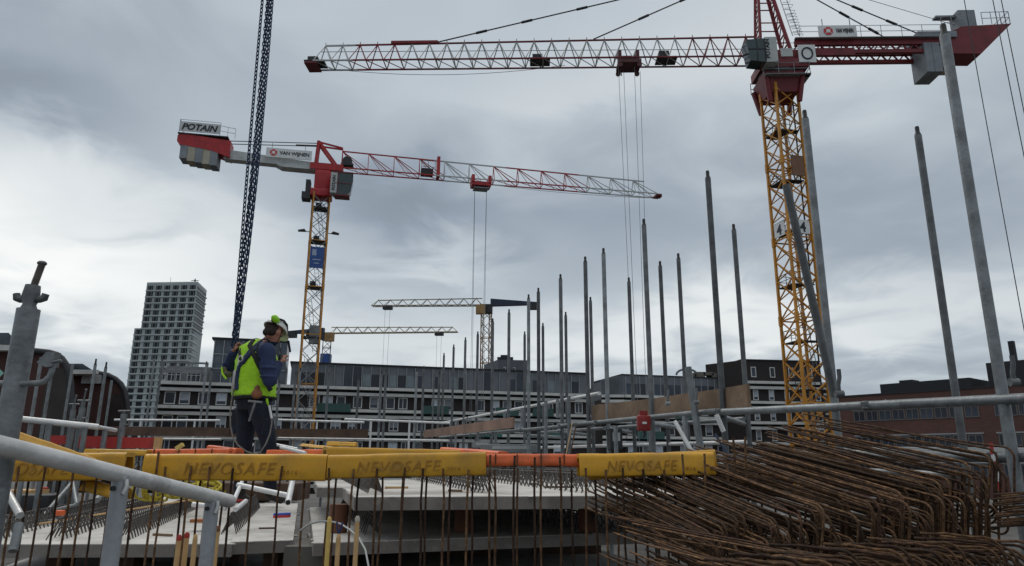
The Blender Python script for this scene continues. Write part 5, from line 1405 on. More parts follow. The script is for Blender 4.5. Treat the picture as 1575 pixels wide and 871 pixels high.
# bent tube bracket with wedge head on the post
m = MB(); pts = [P(-20, 590, Yj - .01), P(30, 590, Yj - .01), P(58, 590, Yj - .01), P(68, 587, Yj - .01), P(76, 580, Yj - .01), P(80, 570, Yj - .01), P(82, 556, Yj - .01)]
m.path(pts, .0072, 10); br = m.build('bracket_arm', galv, jp)
m = MB(); c = P(80, 556, Yj - .01); m.add([c + Vector(v) for v in ((-.030, -.012, -.004), (-.004, -.016, -.016), (.010, -.014, -.014), (.012, -.012, .022), (-.010, -.012, .022), (-.030, .012, -.004), (-.004, .016, -.016), (.010, .014, -.014), (.012, .012, .022), (-.010, .012, .022))],
      [(4, 3, 2, 1, 0), (5, 6, 7, 8, 9), (0, 1, 6, 5), (1, 2, 7, 6), (2, 3, 8, 7), (3, 4, 9, 8), (4, 0, 5, 9)]); m.tube(c + Vector((.0, -.01, -.004)), c + Vector((.032, -.014, 0)), .004, 8); m.build('wedge_head', galv, br)
q = P(3, 572, Yj); tag(MB().add([P(-6, 562, 2.2), P(6, 574, 2.2), P(-6, 586, 2.2), P(-6, 562, 2.22), P(6, 574, 2.22), P(-6, 586, 2.22)], [(0, 2, 1), (3, 4, 5), (0, 1, 4, 3), (1, 2, 5, 4), (2, 0, 3, 5)]).build('green_sign_corner', mat('pale_green', (.25, .48, .42), .5, 0, .1, 5), loc=P(-6, 586, 2.2)), 'corner of a pale green plate at the left edge', 'plate')
# aluminium hand rail with two posts
hrA, hrB = P(-200, 637, 1.36), P(357, 772, 2.60)
hr = thing('hand_rail', hrB - Vector((0, 0, .6)), 'near aluminium hand rail falling from the left edge to the right', 'hand rail')
m = MB(); m.path([hrA, hrA.lerp(hrB, .3), hrA.lerp(hrB, .6), hrA.lerp(hrB, .985), hrA.lerp(hrB, .995), hrB], .0245, 20, rs=[.0225, .0225, .0225, .0225, .020, .014]); m.build('rail_tube', alu, hr)
for i, (px, py, t) in enumerate(((187, 738, 0), (327, 776, 0))):
    # the spot on the rail whose image column is px
    best = min((k / 400 for k in range(401)), key=lambda t_: abs((lambda q: 787.5 + F * (ROT.inverted() @ q).x / -(ROT.inverted() @ q).z)(hrA.lerp(hrB, t_)) - px))
    c = hrA.lerp(hrB, best)
    m = MB(); m.path([c, c + Vector((0, 0, -.3)), (c.x, c.y, -.96)], .0225, 16); po = m.build('rail_post', galv_light, hr)
    m = MB(); m.tube(c + Vector((-.004, -.0235, -.035)), c + Vector((-.004, -.031, -.035)), .007, 8); m.build('bolt', crane_dark, po)
    m = MB(); m.path([c + Vector((.022, -.012, -.012)), c + Vector((.026, -.014, -.03)), c + Vector((.02, -.016, -.05))], .006, 6); m.build('weld', alu, po)
# further white guard rail frames and jack posts on the left
tube_thing(P(20, 643.5, 6.1), P(151, 657, 6.4), .026, white_tube, 'white guard rail tube behind the near post, upper left')
tube_thing(P(150, 657, 6.4), P(178, 662, 6.7), .018, white_tube, 'thinner white rail stub continuing the guard rail')
for i, (px, py, Y, w_) in enumerate(((48, 650, 6.2, .020), (76, 653, 6.2, .024), (112, 656, 6.4, .020), (131, 658, 6.3, .022), (162, 661, 6.5, .022))):
    a, b = P(px, py, Y), P(px, 704, Y); tube_thing((a.x, a.y, -.45), a, w_, galv, ORD[i] + ' grey upright from the left below the white guard rail', 'uprights of the white guard rail')
def small_jack(px, py_tube, py_top, Y, r, label, knob=True):
    a, b = P(px, py_tube, Y), P(px, py_top, Y)
    o = thing('jack_post', (a.x, Y, -.456), label, 'jack post')
    m = MB(); m.tube((a.x, Y, -.456), a, r, 12); m.build('tube', galv, o)
    m = MB(); m.path([a, a.lerp(Vector((a.x, Y, b.z)), .35)], r * .7, 8); k = a.lerp(Vector((a.x, Y, b.z)), .38); m.tube(k - Vector((r * 2, 0, 0)), k + Vector((r * 2, 0, 0)), r * .38, 6); m.build('jack_nut', galv_dark, o)
    if knob: m = MB(); m.tube(k, (a.x + r * .3, Y, b.z), r * .3, 6); m.ball((a.x + r * .3, Y, b.z), r * .42); m.build('threaded_rod', galv_dark, o)
    m = MB()
    c = a.lerp(Vector((a.x, Y, a.z - .12)), .8); m.path([c + Vector((r * .5, -.01, 0)), c + Vector((r * 2.2, -.01, 0)), c + Vector((r * 2.4, -.01, r * 1.4))], r * .4, 6); m.build('lever', galv, o)
small_jack(127, 627, 600, 6.6, .028, 'far jack post with threaded head in front of the smaller hall')
small_jack(113, 630, 609, 6.9, .025, 'thinner jack post just left of the threaded one')
small_jack(191, 637, 626, 6.6, .028, 'jack post with clamps left of the pale tower foot', False)
for i, (px, py, Y) in enumerate(((64, 550, 7), (82, 556, 7.5), (148, 552, 8), (164, 557, 8), (112, 560, 9), (172, 585, 10))):
    t_ = P(px, py, Y); standard(t_.x, t_.y, t_.z, -.455, .016, galv, i in (2, 3), 'slim scaffold pole ' + ['left in front of the first hall', 'by the wedge bracket on the first hall', 'left of the two before the smaller hall', 'right of the two before the smaller hall', 'in the gap between both halls', 'at the right shoulder of the smaller hall'][i], 'slim poles before the halls')
# red formwork boards, timber end, clutter at left
for i, (xa, xb, ya, yb, Y) in enumerate(((78, 99, 670, 684, 6.6), (121, 158, 671, 689, 6.6), (160, 192, 672, 690, 6.6), (194, 239, 673, 690, 6.6))):
    a, b = P(xa, ya, Y), P(xb, yb, Y)
    tag(MB().box(((a.x + b.x) / 2, Y, (a.z + b.z) / 2), (b.x - a.x, .03, a.z - b.z)).build('red_formwork_board', red_board, loc=(a.x, Y, b.z)), ORD[i] + ' red formwork board from the left under the white guard rail', 'board', 'red formwork boards')
a = P(243, 682, 6.6); tag(MB().box(a, (.055, .05, .11)).build('timber_end', wood_light, loc=a - Vector((0, 0, .055))), 'pale timber end at the right of the red boards', 'board')
a, b = P(272, 690, 6), P(281, 684, 6); tag(MB().box((a + b) / 2, (.06, .04, .03), (b - a)).build('yellow_block', mat('yellow_wood', (.6, .42, .12), .6), loc=a), 'little yellow wooden wedge above the far orange cap', 'wedge')
# dark site clutter below the caps at the left: beams, sheet, timber
for i, (pa, pb, Y, r, mm, lab) in enumerate((((14, 800, ), (40, 770), 5.6, .015, galv, 'x'),)):
    pass
tube_thing(P(12, 758, 2.9), P(31, 793, 2.8), .014, alu, 'aluminium elbow piece upper arm at lower left')
tube_thing(P(30, 806, 2.8), P(20, 848, 2.75), .016, galv, 'galvanised short post standing on the lower left plank')
for k, (pa, pb, Y0, Y1, r, mm, lab) in enumerate((
        ((62, 800), (112, 742), 5.2, 5.8, .018, galv, 'left leg of the grey folded trestle at lower left'), ((112, 742), (118, 776), 5.8, 5.4, .014, galv, 'right leg of the grey folded trestle at lower left'),
        ((82, 785), (118, 776), 5.3, 5.4, .010, galv, 'foot bar of the grey folded trestle at lower left'), ((148, 770), (166, 750), 5.5, 5.8, .022, galv, 'grey tube end leaning right of the folded trestle'),
        ((-10, 806), (92, 800), 5.0, 5.2, .008, galv, 'thin steel rod lying over the lattice rows at lower left'), ((60, 806), (300, 768), 4.7, 5.6, .006, wood_light, 'long thin lath lying across the lattice rows'))):
    tube_thing(P(*pa, Y0), P(*pb, Y1), r, mm, lab)
q = P(92, 789, 5.0); tag(MB().box(q, (.05, .05, .035), bev=.008).build('orange_spacer', orange, loc=q), 'small orange plastic spacer on the wide left plank', 'spacer')
q = P(64, 754, 7.5); tag(MB().box(q, (.10, .06, .06), bev=.01).build('red_canister', red_board, loc=q), 'small red canister far left under the yellow cap', 'canister')
for i, (xa, xb, y, Y, mm, lab) in enumerate(((18, 62, 757, 7.4, wood_light, 'pale timber beam far left under the yellow cap'), (0, 90, 775, 6.6, crane_dark, 'dark tarpaulin covered bundle at lower left'), (20, 60, 745, 8.2, concrete, 'grey block stack far left under the yellow cap'))):
    a, b = P(xa, y, Y), P(xb, y, Y); tag(MB().box((a + b) / 2, ((b - a).length, .3, .05 if i == 0 else .16), bev=.01).build('site_bundle', mm, loc=a), lab, 'bundle')
# yellow lifting slings heaped on the planks
def sling(label, c, seed, n=5, w_=.02, mm=None):
    g_ = random.Random(seed); c = Vector(c); o = thing('lifting_sling', c, label, 'lifting sling')
    for k in range(n):
        rx, rz = g_.uniform(.07, .13), g_.uniform(.05, .10); ph = g_.uniform(0, 6); dx_ = g_.uniform(-.07, .07); dy_ = g_.uniform(-.06, .06)
        pts = [c + Vector((dx_ + rx * math.cos(t) + .02 * math.sin(3 * t + ph), dy_ + .05 * math.sin(2 * t + ph), rz + rz * math.sin(t) + .01 * math.cos(2 * t))) for t in [2 * math.pi * i / 22 for i in range(22)]]
        m = MB(); m.path(pts, w_ * .5, 6, closed=True); m.build('strand', mat('sling_yellow', (.52, .42, .05), .8, 0, .2, 25, .4, stain=(20, (.25, .19, .04), .5, .7)), o)
    return o
sling('heap of yellow lifting slings left on the wide plank', P(240, 768, 6.0), 1, 7)
sling('heap of yellow lifting slings in the middle behind the hand rail', P(284, 764, 6.2), 2, 8)
sling('heap of yellow lifting slings right, by the white frame', P(314, 772, 5.7), 3, 6)
q = P(310, 801, 4.9); tag(MB().box(q, (.12, .08, .02)).build('orange_pallet_foot', mat('dull_orange', (.35, .13, .05), .8), loc=q), 'dull orange foot under the right sling heap', 'pallet foot')
# white aluminium frame pieces lying about
wf = [((296, 776), (348, 782), 4.8, 4.8, .016, 'white tube with red end lying left of the hand rail end'), ((358, 774), (372, 742), 4.7, 5.2, .014, 'short white tube slanting behind the hand rail end'),
      ((366, 746), (446, 763), 5.1, 4.9, .017, 'long white tube of the fallen frame'), ((362, 784), (378, 771), 4.6, 4.9, .015, 'stub of white tube below the fallen frame'),
      ((451, 735), (443, 773), 5.2, 4.7, .019, 'white tube of the fallen frame with open end facing the camera'), ((432, 688), (470, 697), 6.2, 6.0, .014, 'white tube showing above the caps right of the worker'),
      ((420, 683), (458, 691), 8.6, 8.3, .016, 'second white tube showing above the caps right of the worker'), ((376, 693), (388, 684), 8.4, 8.6, .022, 'white tube bit seen between the worker legs')]
for (pa, pb, Y0, Y1, r, lab) in wf:
    o = tube_thing(P(*pa, Y0), P(*pb, Y1), r, white_tube, lab)
    if 'open end' in lab:
        a, b = P(*pa, Y0), P(*pb, Y1); dd_ = (b - a).normalized(); MB().tube(b + dd_ * .0005, b + dd_ * .002, r * .78, 14).build('bore_shade', dark_gap, o)  # near-black disc on the closed end: shade of the hollow as colour
# spirit level and small items on the narrow plank
q = P(432, 795, 4.55); a, b = P(421, 795, 4.55), P(446, 794, 4.55)
lv = thing('spirit_level', a, 'blue and red packet lying on the narrow plank', 'packet')
MB().box((a + b) / 2 + Vector((0, 0, .014)), ((b - a).length, .03, .014), (b - a), bev=.004).build('top_band', mat('packet_blue', (.05, .10, .45), .4, 0, .1, 10), lv)
MB().box((a + b) / 2, ((b - a).length, .034, .015), (b - a), bev=.004).build('lower_band', mat('packet_red', (.50, .04, .04), .4, 0, .1, 10), lv)
a = P(370, 770, 5.2); tag(MB().box(a, (.07, .02, .015)).build('red_pencil', red_board, loc=a), 'little red marker lying beyond the hand rail end', 'marker')
# dark trough behind the worker feet and its yellow rods
a = P(345, 755, 7.5)
tag(MB().box((P(392, 748, 8.2) + Vector((0, 0, -.05))), (1.1, .5, .18), bev=.01).build('dark_crate', wood_dark, loc=P(392, 748, 8.2)), 'dark brown crate behind the worker feet below the caps', 'crate')
# upright wooden sticks with dipped ends at the bottom
def stick(px, py, Y, r, label, tip=None, h=.55, m_=wood_light):
    t_ = P(px, py, Y); o = thing('marking_stick', (t_.x, t_.y, t_.z - h), label, 'wooden stick')
    MB().path([(t_.x, t_.y, t_.z - h), (t_.x, t_.y, t_.z - .02), (t_.x, t_.y, t_.z - .004), (t_.x, t_.y, t_.z)], r, 10, rs=[r, r, r * .8, r * .4]).build('shaft', m_, o)
    if tip: MB().path([(t_.x, t_.y, t_.z - .018), (t_.x, t_.y, t_.z - .006), (t_.x, t_.y, t_.z + .003)], r, 10, rs=[r * 1.06, r * 1.1, r * .6]).build('dipped_tip', tip, o)
stick(276, 824, 2.9, .0095, 'leftmost wooden stick with dark red tip at the bottom', red_tip)
stick(288, 820, 2.95, .0095, 'second wooden stick from the left with bright red tip', red_tip)
stick(301, 822, 2.85, .009, 'third wooden stick from the left with bare bent tip', None)
stick(335, 810, 2.9, .0095, 'wooden stick with brown tip just right of the second rail post', mat('brown_tip', (.18, .07, .03), .6))
stick(507, 795, 2.9, .009, 'yellow pointed stick under the joint of the two centre caps', None, m_=mat('yellow_wood', (.6, .42, .12), .6))
stick(521, 821, 2.9, .009, 'short stick with forked dark blue tie at its top', None)
stick(550, 795, 2.9, .009, 'pale bottle topped stick right of the blue tied one', mat('pale_plastic', (.45, .42, .35), .4))
a = P(521, 822, 2.9); m = MB(); m.path([a, a + Vector((-.006, 0, .02)), a + Vector((-.010, 0, .045))], .004, 6); m.path([a, a + Vector((.006, 0, .02)), a + Vector((.012, 0, .043))], .004, 6)
tag(m.build('wire_tie', blue_tip, loc=a), 'forked dark blue wire tie on top of the short stick', 'tie')
# clear hose arc
ho = [P(462, 816, 3.3), P(476, 806, 3.3), P(492, 802, 3.28), (P(508, 802, 3.25)), P(524, 806, 3.2), P(538, 815, 3.15), P(552, 828, 3.1), P(562, 846, 3.05), P(567, 872, 3.0), P(568, 905, 2.95)]
tag(MB().path(ho, .0042, 8).build('hose', mat('pale_hose', (.42, .43, .42), .3, 0, .05, 5), loc=ho[-1]), 'thin pale hose arching over the slot between the plank stacks', 'hose')

# offcuts left lying on the planks
for i, (px, py, z, ln, yaw, mm) in enumerate(((610, 752, zU, .16, 20, wood_light), (700, 757, zU, .10, -35, wood), (860, 751, zU, .22, 8, wood_dark), (820, 746, zU, .12, 60, rust), (250, 825, zL, .14, -20, wood), (225, 810, zL, .09, 40, wood_light), (410, 815, zL, .10, 15, wood_dark), (520, 812, zM, .12, -10, wood))):
    q = PZ(px, py, z); X_ = Vector((math.cos(R(yaw)), math.sin(R(yaw)), 0))
    tag(MB().box(q + Vector((0, 0, .008)), (ln, .02, .014), X_).build('timber_offcut', mm, loc=q), ['short pale offcut at the left on the top middle plank', 'brown offcut left of centre on the top middle plank', 'long dark offcut on the top middle plank below the orange cap', 'rusty steel offcut on the top middle plank', 'brown offcut near the front edge of the wide left plank', 'small pale offcut on the wide left plank', 'dark offcut on the narrow left plank', 'brown offcut at the left end of the lower middle plank'][i], 'offcut')
# ================================================================ worker
YW = 7.3
body_pts = []          # (a, ra, b, rb, zone)
def W(px, py, dy=0.0): return P(px, py, YW + dy)
def remeshed(name, shapes, voxel, mats, zonef, parent, smooth=6):
    """one continuous skin grown round tapered limbs: shapes are (kind, ...)"""
    mb = MB()
    for s_ in shapes:
        if s_[0] == 'cap':
            _, a, ra, b, rb = s_; a, b = Vector(a), Vector(b)
            mb.tube(a, b, ra, 16, rb); mb.ball(a, ra, n=16, m=10); mb.ball(b, rb, n=16, m=10)
        elif s_[0] == 'ell':
            _, c, r_, q_ = s_; mb.ball(c, r_, q_, 20, 14)
        elif s_[0] == 'loft':
            _, rings = s_; vs = []; n = 24      # rings: (centre, rx, ry, xdir, ydir)
            for (c, rx, ry, xd, yd) in rings:
                for k in range(n):
                    t = 2 * math.pi * k / n; vs.append(Vector(c) + Vector(xd) * rx * math.cos(t) + Vector(yd) * ry * math.sin(t))
            fs_ = [(i * n + k, i * n + (k + 1) % n, (i + 1) * n + (k + 1) % n, (i + 1) * n + k) for i in range(len(rings) - 1) for k in range(n)]
            mb.add(vs, fs_, True); mb.add(vs, [tuple(range(n - 1, -1, -1)), tuple((len(rings) - 1) * n + k for k in range(n))])
    o = bpy.data.objects.new('tmp', mb.mesh('tmp', mats)); col.objects.link(o)
    md = o.modifiers.new('r', 'REMESH'); md.mode = 'VOXEL'; md.voxel_size = voxel; md.use_smooth_shade = True
    ms = o.modifiers.new('s', 'SMOOTH'); ms.iterations = smooth; ms.factor = .5
    me = bpy.data.meshes.new_from_object(o.evaluated_get(bpy.context.evaluated_depsgraph_get()))
    bpy.data.objects.remove(o)
    me.name = name; me.materials.clear()
    for m_ in mats: me.materials.append(m_)
    if zonef:
        for p in me.polygons: p.material_index = zonef(p.center)
    for p in me.polygons: p.use_smooth = True
    if parent is not None:
        inv = wmat(parent).inverted(); me.transform(inv)
    r = bpy.data.objects.new(name, me); col.objects.link(r)
    if parent is not None: r.parent = parent
    return r
skin = mat('skin', (.36, .17, .12), .55, 0, .12, 20)
jacket = mat('blue_jacket', (.018, .030, .085), .8, 0, .2, 12, .5)
trouser = mat('dark_work_trousers', (.010, .014, .026), .85, 0, .3, 9, .5, stain=(5, (.03, .03, .035), .55, .8))
vestm = mat('hi_vis_yellow', (.36, .68, .02), .7, 0, .12, 7, 1.0, stain=[(9, (.22, .42, .03), .52, .72)])
vest_trim = mat('vest_trim', (.015, .02, .03), .8)
harn = mat('harness_blue', (.018, .03, .075), .7, 0, .3, 20, .3)
harn_k = mat('harness_black', (.012, .012, .016), .7)
helmet_m = mat('helmet_white', (.62, .62, .60), .35, 0, .05, 10)
green_m = mat('ear_defender_green', (.26, .62, .02), .4, 0, .05, 10)
hair_m = mat('hair', (.022, .014, .010), .8, 0, .3, 60, .5)
boot_m = mat('boots', (.02, .016, .014), .6)
leather = mat('tan_leather', (.24, .095, .045), .7, 0, .25, 12, .3)
# joints
hipL, hipR = W(381, 628, .10), W(400, 630, -.08)
kneL, kneR = W(376, 684, .08), W(413, 679, -.06)
ankL, ankR = W(368, 760, .16), W(416, 758, .0)
toeL, toeR = W(383, 770, .16), W(432, 769, -.02)
pel = W(391, 617, 0); wst = W(392, 595, 0.01); chest = W(396, 556, 0); upch = W(394, 534, 0.02)
shR, shL = W(411, 541, -.17), W(374, 540, .19)
elR, haR0 = W(415, 585, -.22), W(430, 558, -.10)
elL, haL0 = W(353, 563, .20), W(359, 541, .10)
nk0, nk1 = W(406, 530, 0), W(417, 519, -.02)
hd = W(421, 512, -.02)
FWD = (W(430, 540, .30) - W(395, 540, 0)); FWD.z = 0; FWD.normalize()     # the way he faces: right and slightly away
SIDE = Vector((-FWD.y, FWD.x, 0)); UPV = Vector((0, 0, 1))
per = thing('person', (pel.x, pel.y, -.46), 'construction worker in yellow vest, blue sleeves and white helmet holding chains', 'person')
headq = Matrix.Rotation(math.atan2(FWD.y, FWD.x), 3, 'Z') @ Matrix.Rotation(R(26), 3, 'Y')
def hl(x, y, z): return hd + headq @ Vector((x, y, z))     # head space: x forward, z up
shapes = [
    ('loft', [(pel - Vector((0, 0, .09)), .14, .18, FWD, SIDE), (pel, .15, .19, FWD, SIDE), (wst, .15, .18, FWD, SIDE), (wst.lerp(chest, .5), .13, .175, FWD, SIDE), (chest, .14, .19, FWD, SIDE),
              (upch, .115, .17, FWD, SIDE), (upch + Vector((.02, 0, .045)), .07, .09, FWD, SIDE)]),
    ('cap', hipR, .115, kneR, .080), ('cap', kneR, .078, ankR, .062), ('cap', hipL, .115, kneL, .080), ('cap', kneL, .078, ankL, .062),
    ('cap', ankR - Vector((0, 0, .02)), .048, toeR, .038), ('cap', ankL - Vector((0, 0, .02)), .048, toeL, .038),
    ('cap', shR, .070, elR, .056), ('cap', elR, .053, elR.lerp(haR0, .9), .036), ('cap', shL, .070, elL, .056), ('cap', elL, .053, elL.lerp(haL0, .85), .036),
    ('cap', upch + Vector((0, 0, .01)), .085, shR, .066), ('cap', upch + Vector((0, 0, .01)), .085, shL, .066),
    ('cap', nk0 - Vector((0, 0, .02)), .062, nk1, .055),
    ('ell', hl(-.005, 0, .02), (.098, .078, .115), headq), ('ell', hl(.035, 0, -.045), (.062, .055, .075), headq), ('cap', hl(.08, 0, -.005), .014, hl(.112, 0, -.028), .014),
    ('ell', hl(.07, 0, .02), (.035, .055, .02), headq), ('ell', hl(.078, 0, -.068), (.028, .03, .014), headq), ('ell', hl(.066, 0, -.10), (.026, .028, .02), headq),
    ('ell', hl(-.01, .078, -.005), (.026, .012, .034), headq), ('ell', hl(-.01, -.078, -.005), (.026, .012, .034), headq)]
def hand(wr, out, up_, side_, s_=1.0, curl=.8):
    """palm plus four bent fingers and a thumb; out = finger direction"""
    out, side_ = Vector(out).normalized(), Vector(side_).normalized(); nn_ = out.cross(side_).normalized()
    r_ = [('cap', wr - out * .02, .030, wr + out * .01, .030), ('ell', wr + out * .045, (.05, .042, .02), Matrix((out, side_, nn_)).transposed())]
    for i, ln in enumerate((.040, .046, .043, .034)):
        b_ = wr + out * .082 + side_ * (.030 - .020 * i) * s_
        k1 = b_ + (out * math.cos(curl * .6) + nn_ * math.sin(curl * .6)) * ln * .8
        k2 = k1 + (out * math.cos(curl * 2) + nn_ * math.sin(curl * 2)) * ln * .65
        r_ += [('cap', b_ - out * .02, .0105, k1, .0098), ('cap', k1, .0098, k2, .0088)]
    tb = wr + out * .03 + side_ * .036; t1 = tb + (side_ * .7 + out * .5 + nn_ * .4).normalized() * .035; t2 = t1 + (out * .8 + nn_ * .6 - side_ * .1).normalized() * .028
    return r_ + [('cap', tb, .013, t1, .011), ('cap', t1, .011, t2, .0095)]
wrR = elR.lerp(haR0, .95); wrL = elL.lerp(haL0, .92)
shapes += hand(wrR, (UPV * .8 + FWD * .45), UPV, -SIDE, curl=.7)
shapes += hand(wrL, (UPV * .9 + Vector((.25, -.2, 0))), UPV, Vector((.5, -.8, 0)), curl=1.0)
def zone(c):
    c = Vector(c)
    if (c - hd).length < .17 and c.z > nk0.z + .02: return 0
    if (c - (wrR + UPV * .06)).length < .10 and c.z > wrR.z - .008: return 0
    if (c - (wrL + UPV * .06)).length < .10 and c.z > wrL.z - .008: return 0
    if c.z < ankR.z + .02: return 3
    if c.z < wst.z - .0: return 2
    return 1
remeshed('body', shapes, .0085, [skin, jacket, trouser, boot_m], zone, per, 4)
# vest as its own garment over the torso, open at the arm holes
vring = [(pel + Vector((0, 0, .035)), .198, .225, FWD, SIDE), (wst, .188, .215, FWD, SIDE), (wst.lerp(chest, .5) , .195, .222, FWD, SIDE), (chest, .195, .222, FWD, SIDE), (upch - Vector((0, 0, .005)), .150, .160, FWD, SIDE), (upch + Vector((.02, 0, .04)), .105, .105, FWD, SIDE), (upch + Vector((.035, 0, .07)), .07, .07, FWD, SIDE)]
mb = MB(); n = 48; vs = []
gv = random.Random(5)
for i, (c, rx, ry, xd, yd) in enumerate([(vring[j][0].lerp(vring[j + 1][0], t) if j < 6 else vring[6][0], *( (vring[j][q] * (1 - t) + vring[j + 1][q] * t) if j < 6 else vring[6][q] for q in (1, 2)), FWD, SIDE) for j in range(7) for t in ((0, .33, .66) if j < 6 else (0,))]):
    for k in range(n):
        t = 2 * math.pi * k / n; f = 1 + .030 * math.sin(3 * t + i * .9) * math.sin(i * .7 + 1) + .022 * math.sin(7 * t - i * 1.1) * math.sin(i * 1.3) + gv.uniform(-.008, .008)
        vs.append(Vector(c) + xd * rx * f * math.cos(t) + yd * ry * f * math.sin(t))
nr = len(vs) // n
fs_ = [(i * n + k, i * n + (k + 1) % n, (i + 1) * n + (k + 1) % n, (i + 1) * n + k) for i in range(nr - 1) for k in range(n)]
mb.add(vs, fs_, True); o = mb.build('vest', vestm, per)
sm = o.modifiers.new('t', 'SOLIDIFY'); sm.thickness = .006; sm.offset = 1
# vest shoulder pieces and reflective/dark hems
mb = MB()
def ringpath(c, rx, ry, r, sweep=(0, 2 * math.pi), tilt=0.0, closed=True, m_=28):
    return [Vector(c) + FWD * rx * math.cos(t) + SIDE * ry * math.sin(t) + UPV * tilt * math.cos(t) for t in [sweep[0] + (sweep[1] - sweep[0]) * i / m_ for i in range(m_ + (0 if closed else 1))]]
MB().path(ringpath(pel + Vector((0, 0, .036)), .203, .230, 0), .006, 6, closed=True).build('vest_hem', vest_trim, o)
# sleeves bulge over the vest edge: near shoulder and far shoulder
def sleeve(a, b, c, ra, rb, rc, nm):
    s_ = [('cap', a, ra, a.lerp(b, .6), (ra * .92)), ('cap', a.lerp(b, .5), ra * .92, b, rb), ('cap', b, rb, c, rc)]
    g_ = random.Random(3)
    for k in range(5): q = a.lerp(b, .3 + .15 * k); s_.append(('ell', q + Vector((g_.uniform(-.015, .015), g_.uniform(-.015, .015), 0)), (ra * .97, ra * .97, .02), None or Matrix.Identity(3)))
    return remeshed(nm, s_, .01, [jacket], None, per, 3)
sleeve(shR + Vector((0, -.02, 0)), elR, elR.lerp(haR0, .88), .090, .072, .045, 'sleeve')
sleeve(shL, elL, elL.lerp(haL0, .85), .085, .072, .046, 'sleeve')
MB().path([shR + Vector((-.015, -.03, .0)) + (FWD * math.cos(t) + UPV * math.sin(t) * 1.15) * .108 for t in [2 * math.pi * i / 20 for i in range(20)]], .009, 6, closed=True).build('arm_hole_trim', vest_trim, o)
# helmet, peak, lamp clip, ear defender, hair, face details
mb = MB(); vs = []; n = 22; rows = 8
for j in range(rows + 1):
    ph = math.pi / 2 * j / rows
    for k in range(n):
        t = 2 * math.pi * k / n; vs.append(hl(.004 + .135 * math.sin(ph) * math.cos(t), .108 * math.sin(ph) * math.sin(t), .045 + .112 * math.cos(ph)))
fs_ = [(j * n + k, (j + 1) * n + k, (j + 1) * n + (k + 1) % n, j * n + (k + 1) % n) for j in range(rows) for k in range(n)]
mb.add(vs, fs_, True); he = mb.build('helmet', helmet_m, per); s2 = he.modifiers.new('t', 'SOLIDIFY'); s2.thickness = .006
mb = MB(); pk = []
for k in range(9): t = R(-62 + 15.5 * k); pk.append((hl(.004 + .135 * math.cos(t), .108 * math.sin(t), .047), hl(.025 + .165 * math.cos(t), .11 * math.sin(t), .028)))
mb.add([p for pr in pk for p in pr] + [p - UPV * .005 for pr in pk for p in pr], [(2 * k, 2 * k + 2, 2 * k + 3, 2 * k + 1) for k in range(8)] + [(18 + 2 * k, 18 + 2 * k + 1, 18 + 2 * k + 3, 18 + 2 * k + 2) for k in range(8)] + [(2 * k + 1, 2 * k + 3, 18 + 2 * k + 3, 18 + 2 * k + 1) for k in range(8)], False)
mb.build('peak', helmet_m, he)
MB().path([hl(.004 + .138 * math.cos(t), .112 * math.sin(t), .048) for t in [2 * math.pi * i / 24 for i in range(24)]], .006, 6, closed=True).build('rim', helmet_m, he)
MB().path([hl(-.085, -.088, .105), hl(-.03, -.095, .125), hl(.04, -.088, .12), hl(.09, -.07, .085)], .012, 8).build('head_band', harn_k, he)
ed = MB().ball(hl(-.120, -.075, .080), (.056, .034, .040), headq, 16, 10).build('ear_defender', green_m, he)
MB().ball(hl(-.105, -.066, .066), (.054, .03, .03), headq, 14, 8).build('cushion', harn_k, ed)
MB().ball(hl(.04, .06, .13), (.04, .03, .025), headq, 12, 8).build('ear_defender', green_m, he)
remeshed('hair', [('ell', hl(-.042, 0, .018), (.068, .080, .060), headq), ('ell', hl(-.055, -.025, -.03), (.048, .052, .045), headq), ('ell', hl(-.055, .025, -.03), (.048, .052, .045), headq)], .008, [hair_m], None, per, 2)
for s_ in (-1, 1):
    MB().ball(hl(.083, s_ * .032, .012), (.012, .013, .010), headq, 10, 6).build('eye', mat('eye_dark', (.03, .02, .02), .3), per)
MB().path([hl(.098, -.02, -.066), hl(.105, 0, -.065), hl(.098, .02, -.066)], .004, 6).build('mouth', mat('lips', (.22, .07, .06), .6), per)
MB().path([hl(.02, -.08, .04), hl(.04, -.073, -.03), hl(.055, -.05, -.10), hl(.06, 0, -.125), hl(.055, .05, -.10), hl(.04, .073, -.03)], .004, 6).build('chin_strap', harn_k, he)
# harness: shoulder straps, crossing back straps, belt
def strap(pts, w_, m_, nm, par=None):
    mb = MB(); pts = [Vector(p) for p in pts]
    mb.path(pts, w_, 8); return mb.build(nm, m_, par or per)
def vsurf(f, s_, z, k=1.03):
    """point on the vest surface: f angle from forward, z world height"""
    for i in range(6):
        z0_, z1_ = vring[i][0].z, vring[i + 1][0].z
        if z0_ <= z <= z1_:
            t = (z - z0_) / (z1_ - z0_); c = vring[i][0].lerp(vring[i + 1][0], t); rx = vring[i][1] * (1 - t) + vring[i + 1][1] * t; ry = vring[i][2] * (1 - t) + vring[i + 1][2] * t
            return c + FWD * rx * k * math.cos(R(f)) + SIDE * ry * k * math.sin(R(f))
    return vring[6][0]
zh = lambda py: W(395, py).z
h_ = strap([vsurf(-170, 0, zh(526)), vsurf(-160, 0, zh(535)), vsurf(-150, 0, zh(548)), vsurf(-140, 0, zh(560)), vsurf(-125, 0, zh(575)), vsurf(-110, 0, zh(590)), vsurf(-95, 0, zh(602))], .026, harn_k, 'harness')
strap([vsurf(-120, 0, zh(528)), vsurf(-135, 0, zh(533)), vsurf(-160, 0, zh(545)), vsurf(-178, 0, zh(558)), vsurf(-190, 0, zh(568)), vsurf(-195, 0, zh(585)), vsurf(-192, 0, zh(602))], .024, harn, 'back_strap', h_)
